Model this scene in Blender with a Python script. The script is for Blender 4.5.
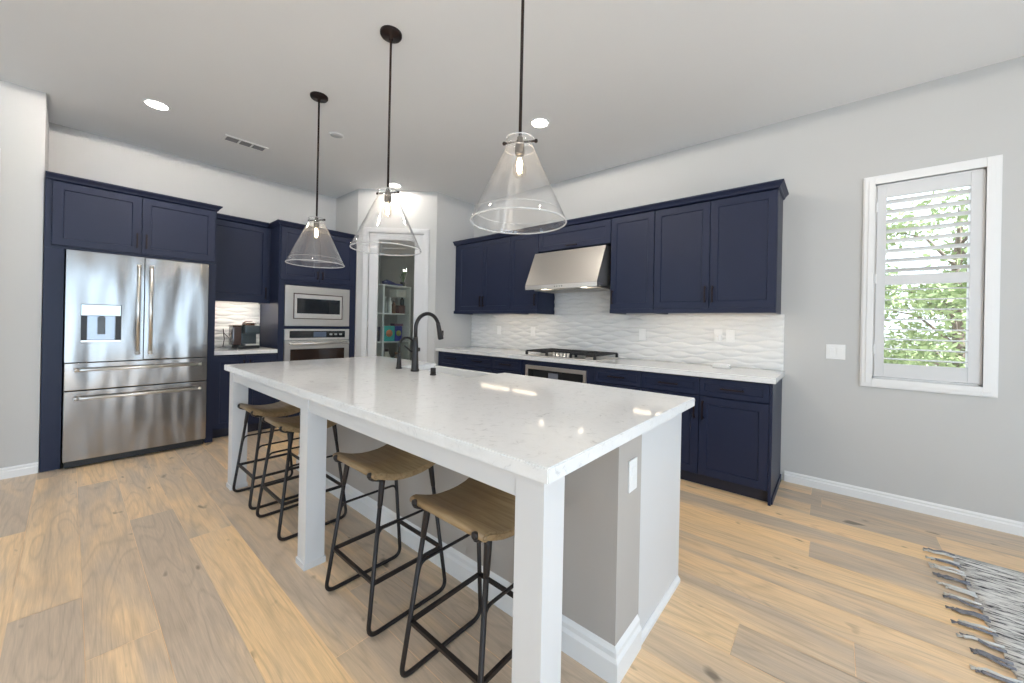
import bpy, bmesh, math, random
from mathutils import Vector, Matrix
random.seed(7)
for o in list(bpy.data.objects): bpy.data.objects.remove(o)
sc = bpy.context.scene
C = sc.collection
PI = math.pi

# ------------------------------------------------------------------ camera
F_PX, PX, PY, YAW, ROLL = 376.83, 516.0, 324.01, 0.7010, 0.0205
cam = bpy.data.cameras.new('camera')
cam.sensor_fit = 'HORIZONTAL'; cam.sensor_width = 36.0
cam.lens = F_PX * 36.0 / 1024.0
cam.shift_x = (512.0 - PX) / 1024.0
cam.shift_y = (PY - 341.5) / 1024.0
cam.clip_start = 0.05
cam_ob = bpy.data.objects.new('camera', cam); C.objects.link(cam_ob)
fw = Vector((-math.sin(YAW), math.cos(YAW), 0)); rt = Vector((math.cos(YAW), math.sin(YAW), 0)); up = Vector((0, 0, 1))
r2 = rt * math.cos(ROLL) + up * math.sin(ROLL); u2 = up * math.cos(ROLL) - rt * math.sin(ROLL)
M = Matrix((( r2.x, u2.x, -fw.x, 5.509), (r2.y, u2.y, -fw.y, -3.861), (r2.z, u2.z, -fw.z, 1.259), (0, 0, 0, 1)))
cam_ob.matrix_world = M
sc.camera = cam_ob

# ------------------------------------------------------------------ world, sun, daylight, exposure
sc.view_settings.view_transform = 'Standard'; sc.view_settings.look = 'None'
sc.view_settings.gamma = 1.0; sc.view_settings.use_curve_mapping = False
sc.view_settings.exposure = 0.26
w = bpy.data.worlds.new('sky'); sc.world = w; w.use_nodes = True
bg = w.node_tree.nodes['Background']
bg.inputs[0].default_value = (0.80, 0.90, 1.0, 1); bg.inputs[1].default_value = 2.2
sun = bpy.data.lights.new('sun', 'SUN'); sun.energy = 17.0; sun.angle = math.radians(1.0); sun.color = (0.90, 0.95, 1.0)
so = bpy.data.objects.new('sun', sun); C.objects.link(so); so.rotation_euler = (0, math.radians(47), math.radians(-6))

def daylight(name, loc, rot, sx, sy, power, col=(0.46, 0.72, 1.0)):
    l = bpy.data.lights.new(name, 'AREA'); l.shape = 'RECTANGLE'; l.size = sx; l.size_y = sy
    l.energy = power; l.color = col
    o = bpy.data.objects.new(name, l); C.objects.link(o); o.location = loc; o.rotation_euler = rot
    return o
DAY = 3.3                     # radiance of the bright overcast view through each big window
EAST_WINDOWS = [(-7.9, -6.2, 0.1, 2.5), (-5.9, -4.5, 0.1, 2.5), (-4.1, -3.5, 0.1, 2.5), (-3.2, -2.7, 0.1, 2.5), (-1.7, -1.3, 0.9, 2.4)]      # y0, y1, z0, z1 in the east wall; last one added to brighten the oven steel
SOUTH_FILL_WINDOWS = [(1.4, 2.2, 0.1, 2.5)]                                                     # x0, x1, z0, z1 in the south wall; unseen, added for fill light
for (a, b, z0, z1) in EAST_WINDOWS:
    daylight('daylight_and_fill', (8.98, (a + b) / 2, (z0 + z1) / 2), (0, PI / 2, 0), z1 - z0, b - a, DAY * PI * (b - a) * (z1 - z0))
for (a, b, z0, z1) in SOUTH_FILL_WINDOWS:
    daylight('daylight_and_fill', ((a + b) / 2, -8.28, (z0 + z1) / 2), (PI / 2, 0, 0), b - a, z1 - z0, DAY * PI * (b - a) * (z1 - z0))  # fill lamp in the added south opening

# ------------------------------------------------------------------ materials
def nodes(m): return m.node_tree.nodes, m.node_tree.links
def mat(name, col, rough=0.5, metal=0.0, noise=0.0, nscale=20.0, bump=0.0, bscale=60.0, spec=0.5, coat=0.0):
    m = bpy.data.materials.new(name); m.use_nodes = True
    n, l = nodes(m); b = n['Principled BSDF']
    b.inputs['Base Color'].default_value = (*col, 1); b.inputs['Roughness'].default_value = rough
    b.inputs['Metallic'].default_value = metal; b.inputs['Specular IOR Level'].default_value = spec
    b.inputs['Coat Weight'].default_value = coat
    tc = n.new('ShaderNodeTexCoord')
    if noise:
        t = n.new('ShaderNodeTexNoise'); t.inputs['Scale'].default_value = nscale; t.inputs['Detail'].default_value = 4
        l.new(tc.outputs['Object'], t.inputs['Vector'])
        r = n.new('ShaderNodeMapRange'); r.inputs['To Min'].default_value = 1 - noise; r.inputs['To Max'].default_value = 1 + noise
        l.new(t.outputs['Fac'], r.inputs['Value'])
        mx = n.new('ShaderNodeVectorMath'); mx.operation = 'SCALE'; mx.inputs[0].default_value = col
        l.new(r.outputs['Result'], mx.inputs['Scale']); l.new(mx.outputs['Vector'], b.inputs['Base Color'])
    if bump:
        t = n.new('ShaderNodeTexNoise'); t.inputs['Scale'].default_value = bscale; t.inputs['Detail'].default_value = 3
        l.new(tc.outputs['Object'], t.inputs['Vector'])
        bp = n.new('ShaderNodeBump'); bp.inputs['Strength'].default_value = bump; bp.inputs['Distance'].default_value = 0.002
        l.new(t.outputs['Fac'], bp.inputs['Height']); l.new(bp.outputs['Normal'], b.inputs['Normal'])
    return m
def emit(name, col, s):
    m = bpy.data.materials.new(name); m.use_nodes = True
    n, l = nodes(m); b = n['Principled BSDF']
    b.inputs['Base Color'].default_value = (*col, 1)
    b.inputs['Emission Color'].default_value = (*col, 1); b.inputs['Emission Strength'].default_value = s
    return m
def pane(name, tint=(1, 1, 1), refl=1.0, haze=0.0):
    m = bpy.data.materials.new(name); m.use_nodes = True
    n, l = nodes(m); n.remove(n['Principled BSDF']); out = n['Material Output']
    t = n.new('ShaderNodeBsdfTransparent'); t.inputs[0].default_value = (*tint, 1)
    g = n.new('ShaderNodeBsdfGlossy'); g.inputs['Roughness'].default_value = 0.01
    f = n.new('ShaderNodeLayerWeight'); f.inputs['Blend'].default_value = 0.5      # Schlick reflectance, the same from both sides
    p5 = n.new('ShaderNodeMath'); p5.operation = 'POWER'; p5.inputs[1].default_value = 5.0; l.new(f.outputs['Facing'], p5.inputs[0])
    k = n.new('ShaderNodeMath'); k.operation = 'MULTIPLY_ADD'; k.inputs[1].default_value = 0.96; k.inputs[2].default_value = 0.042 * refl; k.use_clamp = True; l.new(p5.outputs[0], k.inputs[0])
    mx = n.new('ShaderNodeMixShader'); l.new(k.outputs[0], mx.inputs[0]); l.new(t.outputs[0], mx.inputs[1]); l.new(g.outputs[0], mx.inputs[2])
    if haze:      # whitish haze that paints in light caught by the glass
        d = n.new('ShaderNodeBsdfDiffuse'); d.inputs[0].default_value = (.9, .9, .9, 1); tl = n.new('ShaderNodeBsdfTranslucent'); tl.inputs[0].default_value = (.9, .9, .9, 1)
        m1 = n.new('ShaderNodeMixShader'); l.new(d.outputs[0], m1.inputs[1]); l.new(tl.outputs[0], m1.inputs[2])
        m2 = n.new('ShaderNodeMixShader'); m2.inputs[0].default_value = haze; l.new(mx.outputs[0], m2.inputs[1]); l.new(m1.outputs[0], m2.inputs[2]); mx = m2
    l.new(mx.outputs[0], out.inputs['Surface'])
    return m
def steel(name, col=(0.335, 0.32, 0.305), rough=0.22, wob=1.0, aniso=0.75):
    m = mat(name, col, rough, 1.0); n, l = nodes(m); b = n['Principled BSDF']
    tc = n.new('ShaderNodeTexCoord'); mp = n.new('ShaderNodeMapping'); mp.inputs['Scale'].default_value = (3.5, 3.5, 0.7)
    l.new(tc.outputs['Object'], mp.inputs['Vector'])
    t = n.new('ShaderNodeTexNoise'); t.inputs['Scale'].default_value = 1.6; t.inputs['Detail'].default_value = 1
    l.new(mp.outputs[0], t.inputs['Vector'])
    bp = n.new('ShaderNodeBump'); bp.inputs['Strength'].default_value = wob; bp.inputs['Distance'].default_value = 0.03
    l.new(t.outputs['Fac'], bp.inputs['Height']); l.new(bp.outputs['Normal'], b.inputs['Normal'])
    tg = n.new('ShaderNodeTangent'); tg.direction_type = 'RADIAL'; tg.axis = 'Z'
    b.inputs['Anisotropic'].default_value = aniso; l.new(tg.outputs[0], b.inputs['Tangent'])
    mp2 = n.new('ShaderNodeMapping'); mp2.inputs['Scale'].default_value = (2, 2, 900)
    l.new(tc.outputs['Object'], mp2.inputs['Vector'])
    t2 = n.new('ShaderNodeTexNoise'); t2.inputs['Scale'].default_value = 1.0; l.new(mp2.outputs[0], t2.inputs['Vector'])
    r = n.new('ShaderNodeMapRange'); r.inputs['To Min'].default_value = rough * 0.85; r.inputs['To Max'].default_value = rough * 1.15
    l.new(t2.outputs['Fac'], r.inputs['Value']); l.new(r.outputs[0], b.inputs['Roughness'])
    return m
def wood(name, c1, c2, scale=(2, 30, 30), rough=0.5):
    m = mat(name, c1, rough); n, l = nodes(m); b = n['Principled BSDF']
    tc = n.new('ShaderNodeTexCoord'); mp = n.new('ShaderNodeMapping'); mp.inputs['Scale'].default_value = scale
    l.new(tc.outputs['Object'], mp.inputs['Vector'])
    t = n.new('ShaderNodeTexNoise'); t.inputs['Scale'].default_value = 1.5; t.inputs['Detail'].default_value = 6; t.inputs['Distortion'].default_value = 0.6
    l.new(mp.outputs[0], t.inputs['Vector'])
    cr = n.new('ShaderNodeValToRGB'); cr.color_ramp.elements[0].color = (*c2, 1); cr.color_ramp.elements[1].color = (*c1, 1)
    cr.color_ramp.elements[0].position = 0.3; cr.color_ramp.elements[1].position = 0.65
    l.new(t.outputs['Fac'], cr.inputs[0]); l.new(cr.outputs[0], b.inputs['Base Color'])
    return m

M_WALL = mat('wall_paint', (0.55, 0.545, 0.53), 0.85, noise=0.015, nscale=3, bump=0.15, bscale=120)
M_CEIL = mat('ceiling_paint', (0.83, 0.83, 0.83), 0.9, noise=0.01, nscale=3, bump=0.1, bscale=150)
M_GREYW = mat('island_wall_paint', (0.44, 0.405, 0.37), 0.8, noise=0.015, nscale=4, bump=0.2, bscale=120)
M_WHITE = mat('white_trim_paint', (0.66, 0.66, 0.66), 0.4, noise=0.01, nscale=5)
M_TRIM = mat('bright_trim_paint', (0.80, 0.795, 0.785), 0.35, noise=0.01, nscale=5)
M_NAVY = mat('navy_paint', (0.0165, 0.0222, 0.050), 0.40, noise=0.06, nscale=8, bump=0.05, bscale=200, spec=0.27)
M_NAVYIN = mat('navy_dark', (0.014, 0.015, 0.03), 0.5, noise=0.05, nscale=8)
M_BRONZE = mat('dark_bronze', (0.014, 0.006, 0.0045), 0.45, 0.0, noise=0.1, nscale=30, spec=0.25)
M_BLACK = mat('black_metal', (0.011, 0.007, 0.007), 0.45, 0.1, noise=0.1, nscale=40)
M_GUN = mat('oil_rubbed_bronze', (0.014, 0.011, 0.010), 0.34, 0.15, noise=0.1, nscale=30)
M_STEEL = steel('brushed_steel')
M_HOOD = steel('satin_steel', (0.53, 0.505, 0.47), 0.42, 0.1, 0.3)
M_STEELS = steel('polished_steel_bar', (0.78, 0.75, 0.71), 0.30, 0.0, 0.0)
M_DARKG = mat('dark_glass', (0.012, 0.013, 0.014), 0.06, spec=0.6)
M_BLK = mat('black_plastic', (0.015, 0.015, 0.016), 0.4)
M_CAST = mat('cast_iron', (0.02, 0.02, 0.021), 0.6, 0.2, bump=0.3, bscale=200)
M_TILE = mat('white_glazed_tile', (0.74, 0.74, 0.73), 0.16, noise=0.01, nscale=6)
M_PLASTIC = mat('white_plastic', (0.82, 0.82, 0.81), 0.35)
M_CERAM = mat('white_fireclay', (0.74, 0.74, 0.73), 0.2)
M_LED = emit('warm_led', (1.0, 0.83, 0.62), 8.5)
M_LED2 = emit('bright_led', (1.0, 0.90, 0.76), 34.0)
M_CAN = emit('can_lens', (1.0, 0.93, 0.82), 22.0)
M_FIL = emit('filament', (1.0, 0.78, 0.52), 90.0)
M_PANE = pane('window_glass')
M_PANED = pane('pantry_glass', (0.93, 0.96, 0.94), 0.5)
M_SEAT = wood('walnut_seat', (0.33, 0.225, 0.115), (0.22, 0.135, 0.06), (3, 40, 40), 0.42)
M_TRUNK = wood('bark', (0.22, 0.17, 0.13), (0.12, 0.09, 0.07), (20, 20, 2), 0.9)

def glass_mat(name):
    m = mat(name, (1, 1, 1), 0.0); b = m.node_tree.nodes['Principled BSDF']
    b.inputs['Transmission Weight'].default_value = 1.0; b.inputs['IOR'].default_value = 1.46
    n, l = nodes(m); tc = n.new('ShaderNodeTexCoord')
    t = n.new('ShaderNodeTexNoise'); t.inputs['Scale'].default_value = 9; l.new(tc.outputs['Object'], t.inputs['Vector'])
    bp = n.new('ShaderNodeBump'); bp.inputs['Strength'].default_value = 0.12; bp.inputs['Distance'].default_value = 0.01
    l.new(t.outputs['Fac'], bp.inputs['Height']); l.new(bp.outputs['Normal'], b.inputs['Normal'])
    return m
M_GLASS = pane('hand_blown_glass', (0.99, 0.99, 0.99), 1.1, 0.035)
M_RIM = pane('painted_edge_glint', (1, 1, 1), 4.0, 0.45)  # whitened so the pendant rims carry a painted highlight
M_BULB = pane('bulb_glass', (1, 0.97, 0.92))

def quartz():
    m = mat('white_quartz', (0.78, 0.78, 0.77), 0.07); n, l = nodes(m); b = n['Principled BSDF']
    tc = n.new('ShaderNodeTexCoord')
    t = n.new('ShaderNodeTexNoise'); t.inputs['Scale'].default_value = 22; t.inputs['Detail'].default_value = 8; t.inputs['Roughness'].default_value = 0.72
    t.inputs['Distortion'].default_value = 1.2
    l.new(tc.outputs['Object'], t.inputs['Vector'])
    cr = n.new('ShaderNodeValToRGB'); e = cr.color_ramp.elements
    e[0].position = 0.27; e[0].color = (0.50, 0.50, 0.50, 1); e[1].position = 0.43; e[1].color = (0.765, 0.765, 0.755, 1)
    x = e.new(0.7); x.color = (0.80, 0.80, 0.795, 1)
    l.new(t.outputs['Fac'], cr.inputs[0]); l.new(cr.outputs[0], b.inputs['Base Color'])
    return m
M_QUARTZ = quartz()

def floor_mat():
    m = mat('oak_planks', (0.5, 0.36, 0.2), 0.36); n, l = nodes(m); b = n['Principled BSDF']
    tc = n.new('ShaderNodeTexCoord')
    at = n.new('ShaderNodeAttribute'); at.attribute_name = 'plank'       # r = tone, g = offset, b = groove
    sx = n.new('ShaderNodeSeparateColor'); l.new(at.outputs['Color'], sx.inputs[0])
    off = n.new('ShaderNodeVectorMath'); off.operation = 'SCALE'; off.inputs[0].default_value = (37.0, 11.0, 5.0); l.new(sx.outputs[1], off.inputs['Scale'])
    add = n.new('ShaderNodeVectorMath'); add.operation = 'ADD'; l.new(tc.outputs['Object'], add.inputs[0]); l.new(off.outputs[0], add.inputs[1])
    def ns(scale, detail, dist, rough=0.5, sc_=1.0):
        mp = n.new('ShaderNodeMapping'); mp.inputs['Scale'].default_value = scale; l.new(add.outputs[0], mp.inputs['Vector'])
        t = n.new('ShaderNodeTexNoise'); t.inputs['Scale'].default_value = sc_; t.inputs['Detail'].default_value = detail
        t.inputs['Distortion'].default_value = dist; t.inputs['Roughness'].default_value = rough
        l.new(mp.outputs[0], t.inputs['Vector']); return t
    big = ns((1.2, 6.0, 1), 2, 0.5)                 # broad grey and honey patches inside a plank
    grain = ns((2.2, 34, 1), 7, 1.4, 0.6)            # cathedral grain
    fine = ns((9, 260, 1), 3, 0.2)                   # pores
    knot = ns((5.5, 11, 1), 2, 0.2)
    def mr(src, a, b_, c, d):
        r = n.new('ShaderNodeMapRange'); r.inputs[1].default_value = a; r.inputs[2].default_value = b_; r.inputs[3].default_value = c; r.inputs[4].default_value = d
        l.new(src, r.inputs[0]); return r.outputs[0]
    def mth(op, a, b_):
        x = n.new('ShaderNodeMath'); x.operation = op
        for i, v in enumerate((a, b_)):
            if isinstance(v, (int, float)): x.inputs[i].default_value = v
            else: l.new(v, x.inputs[i])
        return x.outputs[0]
    tone = mth('ADD', sx.outputs[0], mr(big.outputs['Fac'], 0.3, 0.7, -0.27, 0.27))
    mixc = n.new('ShaderNodeValToRGB'); e = mixc.color_ramp.elements
    e[0].position = 0.12; e[0].color = (0.575, 0.455, 0.34, 1)
    e[1].position = 0.9; e[1].color = (0.92, 0.635, 0.345, 1)
    mid = e.new(0.5); mid.color = (0.82, 0.59, 0.36, 1)
    l.new(tone, mixc.inputs[0])
    cath = ns((0.55, 5.0, 1), 2, 0.35)               # growth rings cut into long loops
    ring = mth('PINGPONG', mth('MULTIPLY', cath.outputs['Fac'], 15.0), 0.5)
    g = mth('MULTIPLY', mr(grain.outputs['Fac'], 0.3, 0.68, 0.88, 1.06), mr(fine.outputs['Fac'], 0.3, 0.7, 0.91, 1.07))
    g = mth('MULTIPLY', g, mr(ring, 0.0, 0.22, 0.88, 1.02))
    g = mth('MULTIPLY', g, mr(knot.outputs['Fac'], 0.25, 0.32, 0.40, 1.0))
    g = mth('MULTIPLY', g, mr(sx.outputs[2], 0, 1, 1.0, 1.10))  # seams lightened, painting in the light their bevels catch
    v = n.new('ShaderNodeVectorMath'); v.operation = 'SCALE'; l.new(mixc.outputs[0], v.inputs[0]); l.new(g, v.inputs['Scale'])
    l.new(v.outputs[0], b.inputs['Base Color'])
    bp = n.new('ShaderNodeBump'); bp.inputs['Strength'].default_value = 0.12; bp.inputs['Distance'].default_value = 0.002
    l.new(grain.outputs['Fac'], bp.inputs['Height']); l.new(bp.outputs['Normal'], b.inputs['Normal'])
    l.new(mr(grain.outputs['Fac'], 0.3, 0.7, 0.33, 0.42), b.inputs['Roughness'])
    return m
M_FLOOR = floor_mat()

# ------------------------------------------------------------------ mesh helpers
def new_bm(): return bmesh.new()
def box(bm, x0, x1, y0, y1, z0, z1, bev=0.0):
    b2 = bmesh.new()
    r = bmesh.ops.create_cube(b2, size=1.0)
    for v in b2.verts:
        v.co = Vector((x0 + (v.co.x + .5) * (x1 - x0), y0 + (v.co.y + .5) * (y1 - y0), z0 + (v.co.z + .5) * (z1 - z0)))
    if bev: bmesh.ops.bevel(b2, geom=b2.edges[:], offset=bev, segments=2, affect='EDGES', profile=0.7)
    merge(bm, b2)
    return bm
def merge(bm, b2, mat_=None):
    me = bpy.data.meshes.new('tmp'); b2.to_mesh(me); b2.free()
    if mat_ is not None: me.transform(mat_)
    bm.from_mesh(me); bpy.data.meshes.remove(me)
def prism(bm, pts, axis, a, b):
    """extrude the closed 2-D outline pts along an axis ('x': pts are (y,z); 'y': (x,z); 'z': (x,y))"""
    def p(u, v, t): return {'x': (t, u, v), 'y': (u, t, v), 'z': (u, v, t)}[axis]
    A = [bm.verts.new(p(u, v, a)) for u, v in pts]; B = [bm.verts.new(p(u, v, b)) for u, v in pts]
    n = len(pts); fs = [bm.faces.new(A), bm.faces.new(B[::-1])]
    for i in range(n): fs.append(bm.faces.new((A[(i + 1) % n], A[i], B[i], B[(i + 1) % n])))
    bmesh.ops.recalc_face_normals(bm, faces=fs)
    return bm
def frames(pts):
    T = []
    for i in range(len(pts)):
        a = pts[max(i - 1, 0)]; b = pts[min(i + 1, len(pts) - 1)]
        T.append((b - a).normalized())
    n = T[0].orthogonal().normalized(); out = []
    for i, t in enumerate(T):
        n = (n - t * n.dot(t)).normalized(); out.append((t, n, t.cross(n)))
    return out
def tube(bm, pts, r, seg=10, flat=None):
    pts = [Vector(p) for p in pts]
    rs = r if isinstance(r, (list, tuple)) else [r] * len(pts)
    rings = []
    for p, (t, n, b), rr in zip(pts, frames(pts), rs):
        rings.append([bm.verts.new(p + (n * math.cos(2 * PI * k / seg) + b * math.sin(2 * PI * k / seg)) * rr) for k in range(seg)])
    fs = []
    for A, B in zip(rings, rings[1:]):
        for k in range(seg): fs.append(bm.faces.new((A[k], A[(k + 1) % seg], B[(k + 1) % seg], B[k])))
    fs.append(bm.faces.new(rings[0][::-1])); fs.append(bm.faces.new(rings[-1]))
    for f in fs: f.smooth = True
    return bm
def fillet(pts, rad, n=6):
    pts = [Vector(p) for p in pts]; out = [pts[0]]
    for i in range(1, len(pts) - 1):
        p = pts[i]; a = (pts[i - 1] - p); b = (pts[i + 1] - p)
        d = min(rad, a.length * .49, b.length * .49); A = p + a.normalized() * d; B = p + b.normalized() * d
        for k in range(n + 1):
            t = k / n; out.append(A * (1 - t) ** 2 + p * 2 * t * (1 - t) + B * t * t)
    out.append(pts[-1]); return out
def lathe(bm, prof, c=(0, 0, 0), seg=24, closed=False, axis='z'):
    c = Vector(c); rings = []
    for (r, z) in prof:
        ring = []
        for k in range(seg):
            a = 2 * PI * k / seg; x, y = r * math.cos(a), r * math.sin(a)
            ring.append(bm.verts.new(c + Vector({'z': (x, y, z), 'y': (x, z, y), 'x': (z, x, y)}[axis])))
        rings.append(ring)
    fs = []
    pairs = list(zip(rings, rings[1:])) + ([(rings[-1], rings[0])] if closed else [])
    for A, B in pairs:
        for k in range(seg): fs.append(bm.faces.new((A[k], A[(k + 1) % seg], B[(k + 1) % seg], B[k])))
    if not closed:
        fs.append(bm.faces.new(rings[0][::-1])); fs.append(bm.faces.new(rings[-1]))
    for f in fs: f.smooth = True
    bmesh.ops.recalc_face_normals(bm, faces=fs)
    return bm
def obj(name, bm, m, parent=None, smooth_angle=None):
    me = bpy.data.meshes.new(name); bm.to_mesh(me); bm.free()
    me.materials.append(m)
    o = bpy.data.objects.new(name, me); C.objects.link(o)
    if parent: o.parent = parent
    return o
def tag(o, label=None, cat=None, group=None, kind=None):
    if label: o['label'] = label
    if cat: o['category'] = cat
    if group: o['group'] = group
    if kind: o['kind'] = kind
    return o
def thing(name, label, cat, loc=(0, 0, 0), rotz=0, group=None):
    o = bpy.data.objects.new(name, None); C.objects.link(o); o.empty_display_size = 0.1
    o.location = loc; o.rotation_euler = (0, 0, rotz)
    return tag(o, label, cat, group)
def structure(name, bm, m, label=None, parent=None):
    o = obj(name, bm, m, parent); o['kind'] = 'structure'
    if label: o['label'] = label
    return o
def bx(*a, **k): return box(new_bm(), *a, **k)
def copy_tree(o, parent=None):
    c = o.copy(); C.objects.link(c)
    if parent: c.parent = parent
    for ch in [x for x in bpy.data.objects if x.parent == o]: copy_tree(ch, c)
    return c

def shaker(bm, x0, x1, z0, z1, yf, t=0.02, rail=0.058, rec=0.007, ch=0.0016, bead=0.004):
    """a framed door: front face at y = yf looking to -y, recessed centre panel"""
    def ring(i, y): return [bm.verts.new((x, y, z)) for x, z in ((x0 + i, z0 + i), (x1 - i, z0 + i), (x1 - i, z1 - i), (x0 + i, z1 - i))]
    rs = [ring(0, yf + t), ring(0, yf + ch), ring(ch, yf), ring(rail, yf), ring(rail + bead, yf + rec)]
    fs = []
    for A, B in zip(rs, rs[1:]):
        for k in range(4): fs.append(bm.faces.new((A[k], A[(k + 1) % 4], B[(k + 1) % 4], B[k])))
    fs.append(bm.faces.new(rs[-1])); fs.append(bm.faces.new(rs[0][::-1]))
    bmesh.ops.recalc_face_normals(bm, faces=fs)
    return bm
def pull(bm, x, z, yf, L, vertical=True, w=0.011, out=0.032):
    h = L / 2
    if vertical:
        box(bm, x - w / 2, x + w / 2, yf - out, yf - out + 0.010, z - h, z + h, 0.0015)
        for s in (-1, 1): box(bm, x - w / 2, x + w / 2, yf - out + 0.008, yf, z + s * (h - 0.012) - 0.005, z + s * (h - 0.012) + 0.005)
    else:
        box(bm, x - h, x + h, yf - out, yf - out + 0.010, z - w / 2, z + w / 2, 0.0015)
        for s in (-1, 1): box(bm, x + s * (h - 0.012) - 0.005, x + s * (h - 0.012) + 0.005, yf - out + 0.008, yf, z - w / 2, z + w / 2)
    return bm
def door_part(t, x0, x1, z0, z1, yf, hx=None, hz=None, hl=0.14, vert=True, name='door', rail=0.058):
    d = obj(name, shaker(new_bm(), x0, x1, z0, z1, yf, rail=rail), M_NAVY, t)
    if hx is not None: obj('handle', pull(new_bm(), hx, hz, yf, hl, vert), M_BRONZE, d)
    return d

# ------------------------------------------------------------------ the room
H = 3.016
XE, YS = 9.0, -8.3
BX, BY, CX, CY = 0.645, -1.405, 1.392, -0.682      # corners of the diagonal pantry wall

def build_floor():
    bm = new_bm(); col = bm.loops.layers.color.new('plank')
    def quad(x0, x1, y0, y1, z, c):
        vs = [bm.verts.new(p) for p in ((x0, y0, z), (x1, y0, z), (x1, y1, z), (x0, y1, z))]
        f = bm.faces.new(vs)
        for lp in f.loops: lp[col] = (*c, 1)
    known = {  # row -> list of (joint x positions), list of tones west to east: 0 grey .. 1 honey
        15: ([-0.5, 2.73, 4.75, 6.6], [0.6, 0.60, 0.88, 0.45, 0.7]),
        16: ([0.3, 2.21, 4.45, 6.4], [0.5, 0.62, 0.02, 0.7, 0.4]),
        17: ([1.30, 3.45, 5.3], [0.75, 0.52, 0.62, 0.5]),
        18: ([0.9, 2.96, 4.9], [0.4, 0.62, 0.42, 0.6]),
        19: ([1.95, 4.1, 6.2], [0.22, 0.80, 0.5, 0.6]),
        9: ([3.2, 5.22, 7.2], [0.5, 0.80, 0.45, 0.6]),
        8: ([2.4, 4.6, 5.59, 7.8], [0.5, 0.5, 0.62, 0.40, 0.6]),
        7: ([3.9, 6.6], [0.6, 0.70, 0.5]),
        6: ([3.3, 6.5, 7.9], [0.5, 0.62, 0.60, 0.4]),
        5: ([2.8, 6.9], [0.5, 0.84, 0.5]),
        4: ([3.5, 5.42, 7.6], [0.6, 0.90, 0.30, 0.6]),
        3: ([2.9, 6.7], [0.6, 0.55, 0.4]),
        2: ([3.1, 6.9, 8.0], [0.5, 0.88, 0.60, 0.4]),
        1: ([3.6, 5.40, 6.01, 7.9], [0.5, 0.70, 0.50, 0.80, 0.4]),
        0: ([2.2, 5.46, 7.5], [0.5, 0.35, 0.42, 0.5]),
    }
    y = 0.011; W = 0.201; k = -1
    rnd = random.Random(3)
    while y > YS:
        y1 = y; y0 = max(y - W, YS)
        if k in known: J, T = known[k]
        else:
            J = []; x = -0.9 + rnd.random() * 1.8
            while x < XE: J.append(x); x += 1.5 + rnd.random() * 0.9
            T = [rnd.choice([0.15, 0.4, 0.5, 0.6, 0.7, 0.85]) for _ in range(len(J) + 1)]
        xs = [-1.2] + [j for j in J if -1.1 < j < XE] + [XE]
        for i in range(len(xs) - 1):
            g = 0.0011
            quad(xs[i] + g, xs[i + 1] - g, y0 + g, y1 - g, 0.0, (T[i % len(T)], rnd.random(), 0))
        y = y0; k += 1
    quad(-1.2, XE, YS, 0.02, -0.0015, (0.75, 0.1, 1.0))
    # slab under the boards
    for (a, b, c, d) in ((-1.2, XE, YS, 0.02),):
        vs = [bm.verts.new(p) for p in ((a, c, -0.08), (b, c, -0.08), (b, d, -0.08), (a, d, -0.08))]
        f = bm.faces.new(vs[::-1])
        for lp in f.loops: lp[col] = (.5, .5, 1, 1)
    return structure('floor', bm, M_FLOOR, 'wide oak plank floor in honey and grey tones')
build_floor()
structure('ceiling', bx(-1.2, XE + .12, YS - .12, 0.14, H, H + 0.1), M_CEIL, 'plain white ceiling')

WX0, WX1, WZ0, WZ1 = 5.728, 6.254, 0.912, 2.346      # window opening
bm = new_bm()
box(bm, -1.2, WX0, 0, 0.14, 0, H); box(bm, WX1, XE + .12, 0, 0.14, 0, H)
box(bm, WX0, WX1, 0, 0.14, 0, WZ0); box(bm, WX0, WX1, 0, 0.14, WZ1, H)
structure('wall_north', bm, M_WALL, 'light grey wall with the shuttered window')
structure('wall_west', bx(-0.12, 0, YS, BY + .1, 0, H), M_WALL, 'light grey wall behind the refrigerator cabinets')
structure('wall_southwest', bx(0.0, 0.69, YS, -4.005, 0, H), M_WALL, 'grey wall end left of the refrigerator')
bm = new_bm()
ys = YS
def wall_with_holes_x(bm, x0, x1, y0, y1, holes):
    cur = y0
    for (a, b, z0, z1) in holes:
        box(bm, x0, x1, cur, a, 0, H); box(bm, x0, x1, a, b, 0, z0); box(bm, x0, x1, a, b, z1, H); cur = b
    box(bm, x0, x1, cur, y1, 0, H)
wall_with_holes_x(bm, XE, XE + .12, YS - .12, 0.0, EAST_WINDOWS)
structure('wall_east', bm, M_WALL)
bm = new_bm(); cur = 0.0
for (a, b, z0, z1) in SOUTH_FILL_WINDOWS:
    box(bm, cur, a, YS - .12, YS, 0, H); box(bm, a, b, YS - .12, YS, 0, z0); box(bm, a, b, YS - .12, YS, z1, H); cur = b
box(bm, cur, XE, YS - .12, YS, 0, H)
structure('wall_south', bm, M_WALL)

# pantry walls: two short returns and the diagonal with its doorway
structure('wall_pantry_left', bx(-1.2, BX, BY, BY + .1, 0, H), M_WALL)
structure('wall_pantry_right', bx(CX - .1, CX, CY, 0, 0, H), M_WALL)
DL = math.hypot(CX - BX, CY - BY); DANG = math.atan2(CY - BY, CX - BX)
U0, U1, DZ = 0.150, 0.872, 2.44                       # doorway on the diagonal
bm = new_bm()
box(bm, 0, U0, 0, .1, 0, H); box(bm, U1, DL, 0, .1, 0, H); box(bm, U0, U1, 0, .1, DZ, H)
o = structure('wall_pantry', bm, M_WALL, 'short diagonal wall with the pantry door'); o.location = (BX, BY, 0); o.rotation_euler = (0, 0, DANG)
structure('wall_pantry_back', bx(-1.3, -1.2, BY, 0.1, 0, H), M_WALL)

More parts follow.
